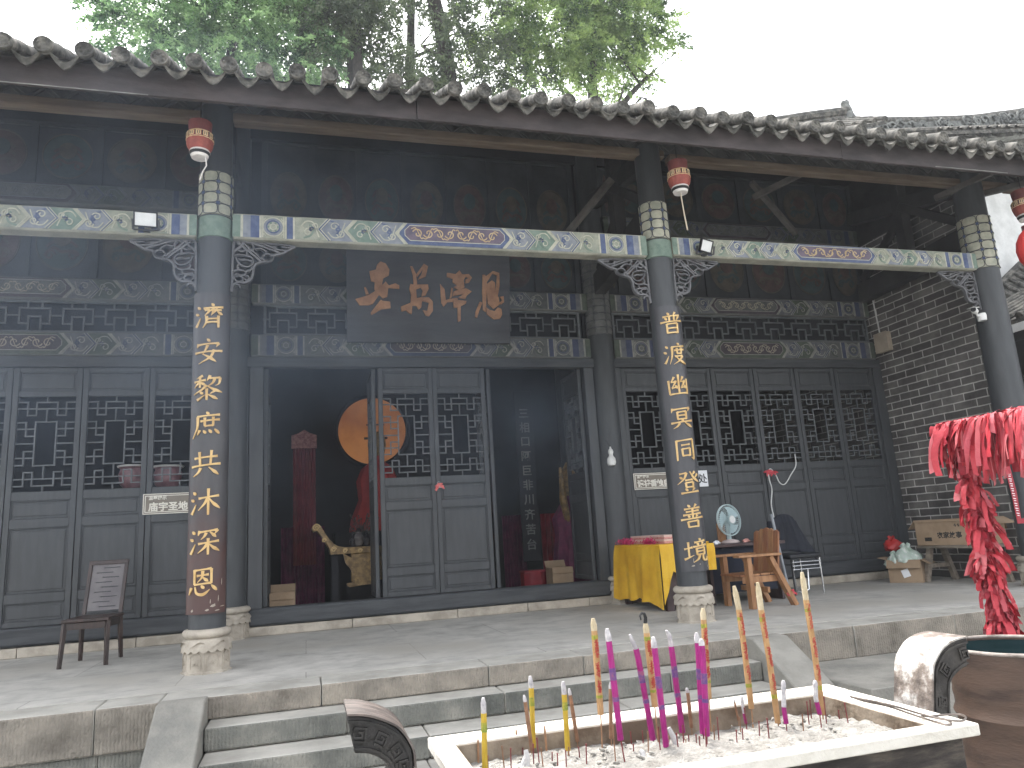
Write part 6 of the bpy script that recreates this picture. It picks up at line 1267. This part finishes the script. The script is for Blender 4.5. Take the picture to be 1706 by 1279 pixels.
m = MB(); m.box(XW+.57, XW+.598, y0+.6, y1-.6, .6, 1.0); m.box(XW+.57, XW+.598, y1-2.2, y1-1.9, 1.0, ez-.5); m.build('white_panel', plaster, wing, WO)
m = MB(); m.box(XW+.1, XW+.2, y0, y1, ez-.35, ez-.2); m.build('eave_beam', dark_wood, wing, WO)
gb = thing('far_roof', 'grey tiled roof slope with a rising verge far behind the right end column', 'roof', (14.5, 12.0, -.6)); VO = off(gb)
g0, g1, g2 = at_y(1636, 500, 12.0), at_y(1712, 428, 12.0), at_y(1790, 500, 12.0)
m = MB(); m.prism([(g0.x, -.6), (g0.x, g0.z-.55), (g1.x, g1.z-.55), (g2.x, g2.z-.55), (g2.x, -.6)], .25, lambda a, b, h: Vector((a, 12.05+h, b))); m.build('wall', plaster, gb, VO)
m = MB(); tiled_plane(m, g0, g1, (.45,-.6,-.75), .75, pitch=.22, r=.055); tiled_plane(m, g1, g2, (-.3,-.6,-.75), .75, pitch=.22, r=.055); m.tube([g0-Vector((.3,0,.25)), g1], .08, 8); m.tube([g1, g2], .08, 8); m.build('roof_tiles', tile_m, gb, VO)
# ------------------------------------------------------------------ trees behind the hall
def leaf_mat(name, c1, c2, c3):
    m = mat(name, c1, c2, 1.3, .6, 0, c3=c3, detail=5, lo=.38, hi=.62); p = m.node_tree.nodes['Principled BSDF']; N = m.node_tree.nodes; L = m.node_tree.links
    tr = N.new('ShaderNodeBsdfTranslucent'); mx = N.new('ShaderNodeMixShader'); mx.inputs[0].default_value = .5; cr = [n for n in N if n.type == 'VALTORGB'][0]
    L.new(cr.outputs[0], tr.inputs['Color']); L.new(p.outputs[0], mx.inputs[1]); L.new(tr.outputs[0], mx.inputs[2]); L.new(mx.outputs[0], N['Material Output'].inputs['Surface']); return m
bark = mat('dark tree bark', (.028,.024,.02), (.06,.052,.044), 6, .95, .6, 14, stretch=(3,3,.8))
def tree(name, label, base, trunks, blobs, nclump, per, size, lm, seed, droop=.3, shell=.55, feather=0):
    t = thing(name, label, 'tree', base); rr = random.Random(seed); O = Vector(base); m = MB()
    for pts, r0, r1 in trunks:
        P = smoothpts(pts, 4); k = len(P); m.tube(P, [r0+(r1-r0)*i/(k-1) for i in range(k)], 9)
        for q in range(7):
            i = rr.randrange(k//3, k); a = rr.uniform(0, 6.28); L = rr.uniform(1.0, 2.8); d = Vector((math.cos(a), math.sin(a)*.6, rr.uniform(-.1,.7))); p = P[i]; r = (r0+(r1-r0)*i/(k-1))*.45
            pts2 = [p, p+d*L*.4+Vector((0,0,.1)), p+d*L*.75+Vector((rr.uniform(-.3,.3),0,.3)), p+d*L+Vector((0,0,rr.uniform(-.2,.5)))]; m.tube(smoothpts(pts2, 3), [r*(1-.085*j) for j in range(10)], 6)
            for z in range(3): e = pts2[1+z % 3]; d2 = Vector((rr.uniform(-1,1), rr.uniform(-.6,.6), rr.uniform(-.4,.8)))*rr.uniform(.5,1.1); m.tube([e, e+d2*.6+Vector((0,0,.08)), e+d2], [r*.35, r*.22, .008], 5)
    m.v = [tuple(Vector(v)-O) for v in m.v]; m.build('trunk', bark, t)
    vol = [b[3]*b[4]*b[5]*b[6] for b in blobs]; tot = sum(vol); lv = []; lf = []; n = 0
    for b, vv in zip(blobs, vol):
        for c in range(int(nclump*vv/tot)):
            while True:
                p = Vector((rr.uniform(-1,1), rr.uniform(-1,1), rr.uniform(-1,1)))
                if p.length <= 1 and (p.length > shell or rr.random() < .35): break
            c0 = Vector((b[0]+p.x*b[3], b[1]+p.y*b[4], b[2]+p.z*b[5])); cs = rr.uniform(.25, .60)*size*10; ax_ = Vector((p.x+rr.gauss(0,.5), p.y+rr.gauss(0,.5), p.z*.5+rr.gauss(.05,.35)-feather)).normalized()
            out = Vector((p.x, p.y, p.z*.4+.15)).normalized()
            for l in range(per):
                u_ = rr.random(); g = ax_*cs*(2.1*u_-.7)+Vector((rr.gauss(0,1), rr.gauss(0,1), rr.gauss(0,.8)))*cs*.34*(1.15-u_)
                q = c0+g+out*cs*.3-Vector((0,0,droop*cs*(g.length/cs)**2))
                d = (out*.7+Vector((rr.gauss(0,.6), rr.gauss(0,.6), rr.gauss(-.25-feather,.5)))).normalized(); s_ = size*rr.uniform(.6,1.3); w_ = d.cross(Vector((rr.gauss(0,1), rr.gauss(0,1), rr.gauss(0,1)))); w_.normalize(); w_ *= s_*(.28 if feather else .42)
                q = q-O; lv += [q, q+d*s_*.55+w_, q+d*s_*1.25, q+d*s_*.5-w_]; lf.append((n, n+1, n+2, n+3)); n += 4
    me = bpy.data.meshes.new('crown'); me.from_pydata(lv, [], lf); me.materials.append(lm); o = bpy.data.objects.new('crown', me); C.objects.link(o); o.parent = t
    return t
lf_a = leaf_mat('feathery green foliage', (.05,.11,.05), (.44,.62,.30), (.22,.37,.16)); lf_b = leaf_mat('sparse dark foliage', (.06,.085,.05), (.18,.23,.12), (.11,.145,.08)); lf_c = leaf_mat('bright conifer foliage', (.05,.10,.035), (.44,.57,.20), (.22,.33,.11))
TY = 20.0
def X_(px, py, y=TY): p = at_y(px, py, y); return p.x, p.z
def blob(px, py, rx, ry, rz, dens, y=TY): x, z = X_(px, py, y); return (x, y, z, rx, ry, rz, dens)
ax, az = X_(380, 60)
tree('feathery_tree', 'light green feathery tree behind the left half of the roof', (ax, TY, -.6), [([(ax, TY, -.6), (ax+.2, TY, 6), (ax-.1, TY, 11), (ax+.2, TY, 17)], .3, .08), ([(ax+1, TY+.4, -.6), (ax+1.4, TY+.4, 8), (ax+1.9, TY+.4, 16)], .2, .05)],
     [blob(250, 30, 1.3, 1.4, 1.9, 1), blob(330, 90, 1.6, 1.4, 1.5, 1.2), blob(430, 60, 1.7, 1.5, 2.0, 1.2), blob(500, 110, 1.2, 1.2, 1.2, 1.2), blob(390, -60, 2.8, 1.8, 1.9, .9), blob(225, 75, .7, .8, .8, .6), blob(300, 150, 1.6, 1.2, .8, .8)], 900, 116, .10, lf_a, 3, feather=.15)
bx, bz_ = X_(592, 120); b2, _ = X_(742, 100); b3, _ = X_(700, 100)
tree('tall_dark_tree', 'tall dark trunked tree with thin sparse foliage behind the middle of the roof', (b2, TY+.6, -.6), [([(b2-.1, TY+.6, -.6), (b2, TY+.6, 8), (b2+.2, TY+.6, 14), (b2+.1, TY+.6, 16.5), (b2-.5, TY+.6, 20)], .36, .2), ([(b3, TY+1.4, -.6), (b3, TY+1.4, 9), (b3-.1, TY+1.4, 15), (b3+.1, TY+1.4, 20)], .22, .12)],
     [blob(560, 20, 1.0, 1.2, 1.6, .9), blob(680, 60, 2.0, 1.5, 1.7, .42), blob(690, 130, 1.6, 1.2, .7, .7), blob(780, 90, 1.4, 1.4, 1.6, .5), blob(700, -70, 2.6, 1.8, 1.6, .6), blob(640, 100, .9, 1, .8, .4), blob(850, 120, 1.2, 1, 1.0, .7)], 430, 92, .10, lf_b, 5, shell=.3, feather=.3)
tree('weeping_tree', 'dark slim tree with drooping grey green foliage between the feathery tree and the dark trunks', (bx, TY-.5, -.6), [([(bx+.1, TY-.5, -.6), (bx, TY-.5, 9), (bx-.05, TY-.5, 15), (bx-.2, TY-.5, 19)], .30, .2)],
     [blob(565, 30, .9, 1, 1.7, 1, TY-.5), blob(545, -40, 1.2, 1, 1.4, .8, TY-.5), blob(620, 30, .8, 1, 1.0, .5, TY-.5)], 170, 110, .10, lf_b, 15, shell=.2, feather=.8)
cx_, cz_ = X_(985, 60)
tree('broad_conifer', 'broad yellowish green tree behind the roof between the two couplet columns and the sky gap', (cx_, TY, -.6), [([(cx_-.3, TY, -.6), (cx_, TY, 8), (cx_-.2, TY, 13.5), (cx_+.2, TY, 19)], .36, .10), ([(cx_-.2, TY, 12.5), (cx_+.9, TY, 14.6), (cx_+2.2, TY, 16)], .16, .05)],
     [blob(930, 40, 1.8, 1.6, 1.8, 1), blob(1020, 30, 1.6, 1.5, 1.7, 1.1), blob(1075, 55, .9, 1.0, 1.2, 1.0), blob(1010, 115, 1.2, 1.1, .8, 1.0), blob(880, 100, 1.1, 1.1, .9, .7), blob(980, -60, 2.6, 1.8, 1.6, .8), blob(1065, 120, .6, .7, .4, .5), blob(830, 20, 1.2, 1.2, 1.4, .6)], 820, 112, .10, lf_c, 9, shell=.4, feather=.25)

# ------------------------------------------------------------------ air: thin incense smoke and haze over the whole court
hz_m = bpy.data.materials.new('pale haze'); hz_m.use_nodes = True; N = hz_m.node_tree.nodes; L = hz_m.node_tree.links
N.remove(N['Principled BSDF']); pv = N.new('ShaderNodeVolumePrincipled'); pv.inputs['Color'].default_value = (.93,.96,1,1); pv.inputs['Density'].default_value = .0014; pv.inputs['Anisotropy'].default_value = 0
L.new(pv.outputs[0], N['Material Output'].inputs['Volume'])
m = MB(); m.box(-40, 45, -12, 40, -1.6, 34); hz = stuff(m.build('haze', hz_m, smooth=False)); hz['label'] = 'thin pale haze of incense smoke hanging in the court'; hz['category'] = 'haze'

sm_m = bpy.data.materials.new('drifting smoke'); sm_m.use_nodes = True; N = sm_m.node_tree.nodes; L = sm_m.node_tree.links
N.remove(N['Principled BSDF']); pv = N.new('ShaderNodeVolumePrincipled'); pv.inputs['Color'].default_value = (.66,.80,1,1); pv.inputs['Anisotropy'].default_value = 0
tc = N.new('ShaderNodeTexCoord'); a = N.new('ShaderNodeVectorMath'); a.operation = 'SUBTRACT'; a.inputs[1].default_value = (.5,.5,.5); L.new(tc.outputs['Generated'], a.inputs[0])
ln = N.new('ShaderNodeVectorMath'); ln.operation = 'LENGTH'; L.new(a.outputs[0], ln.inputs[0])
fr = N.new('ShaderNodeMapRange'); fr.interpolation_type = 'SMOOTHSTEP'; fr.inputs[1].default_value = .5; fr.inputs[2].default_value = .06; L.new(ln.outputs['Value'], fr.inputs[0])
nz = N.new('ShaderNodeTexNoise'); nz.inputs['Scale'].default_value = .9; nz.inputs['Detail'].default_value = 3; L.new(tc.outputs['Object'], nz.inputs['Vector'])
nr = N.new('ShaderNodeMapRange'); nr.inputs[1].default_value = .36; nr.inputs[2].default_value = .68; L.new(nz.outputs['Fac'], nr.inputs[0])
mu = N.new('ShaderNodeMath'); mu.operation = 'MULTIPLY'; L.new(fr.outputs[0], mu.inputs[0]); L.new(nr.outputs[0], mu.inputs[1])
m2 = N.new('ShaderNodeMath'); m2.operation = 'MULTIPLY'; L.new(mu.outputs[0], m2.inputs[0]); m2.inputs[1].default_value = .19
L.new(m2.outputs[0], pv.inputs['Density']); L.new(pv.outputs[0], N['Material Output'].inputs['Volume'])
for x0, x1, y0, y1, z0, z1, lb in ((-6.2, 3.4, 4.6, 9.2, .6, 6.0, 'thin bluish incense smoke drifting under the left part of the eave'), (.6, 4.4, 7.2, 9.9, .6, 4.2, 'bluish incense smoke drifting by the right half of the central doorway')):
    m = MB(); m.box(x0, x1, y0, y1, z0, z1); o = stuff(m.build('incense_smoke', sm_m, smooth=False)); o['label'] = lb; o['category'] = 'smoke'
scene.cycles.volume_step_rate = 2; scene.cycles.volume_max_steps = 48
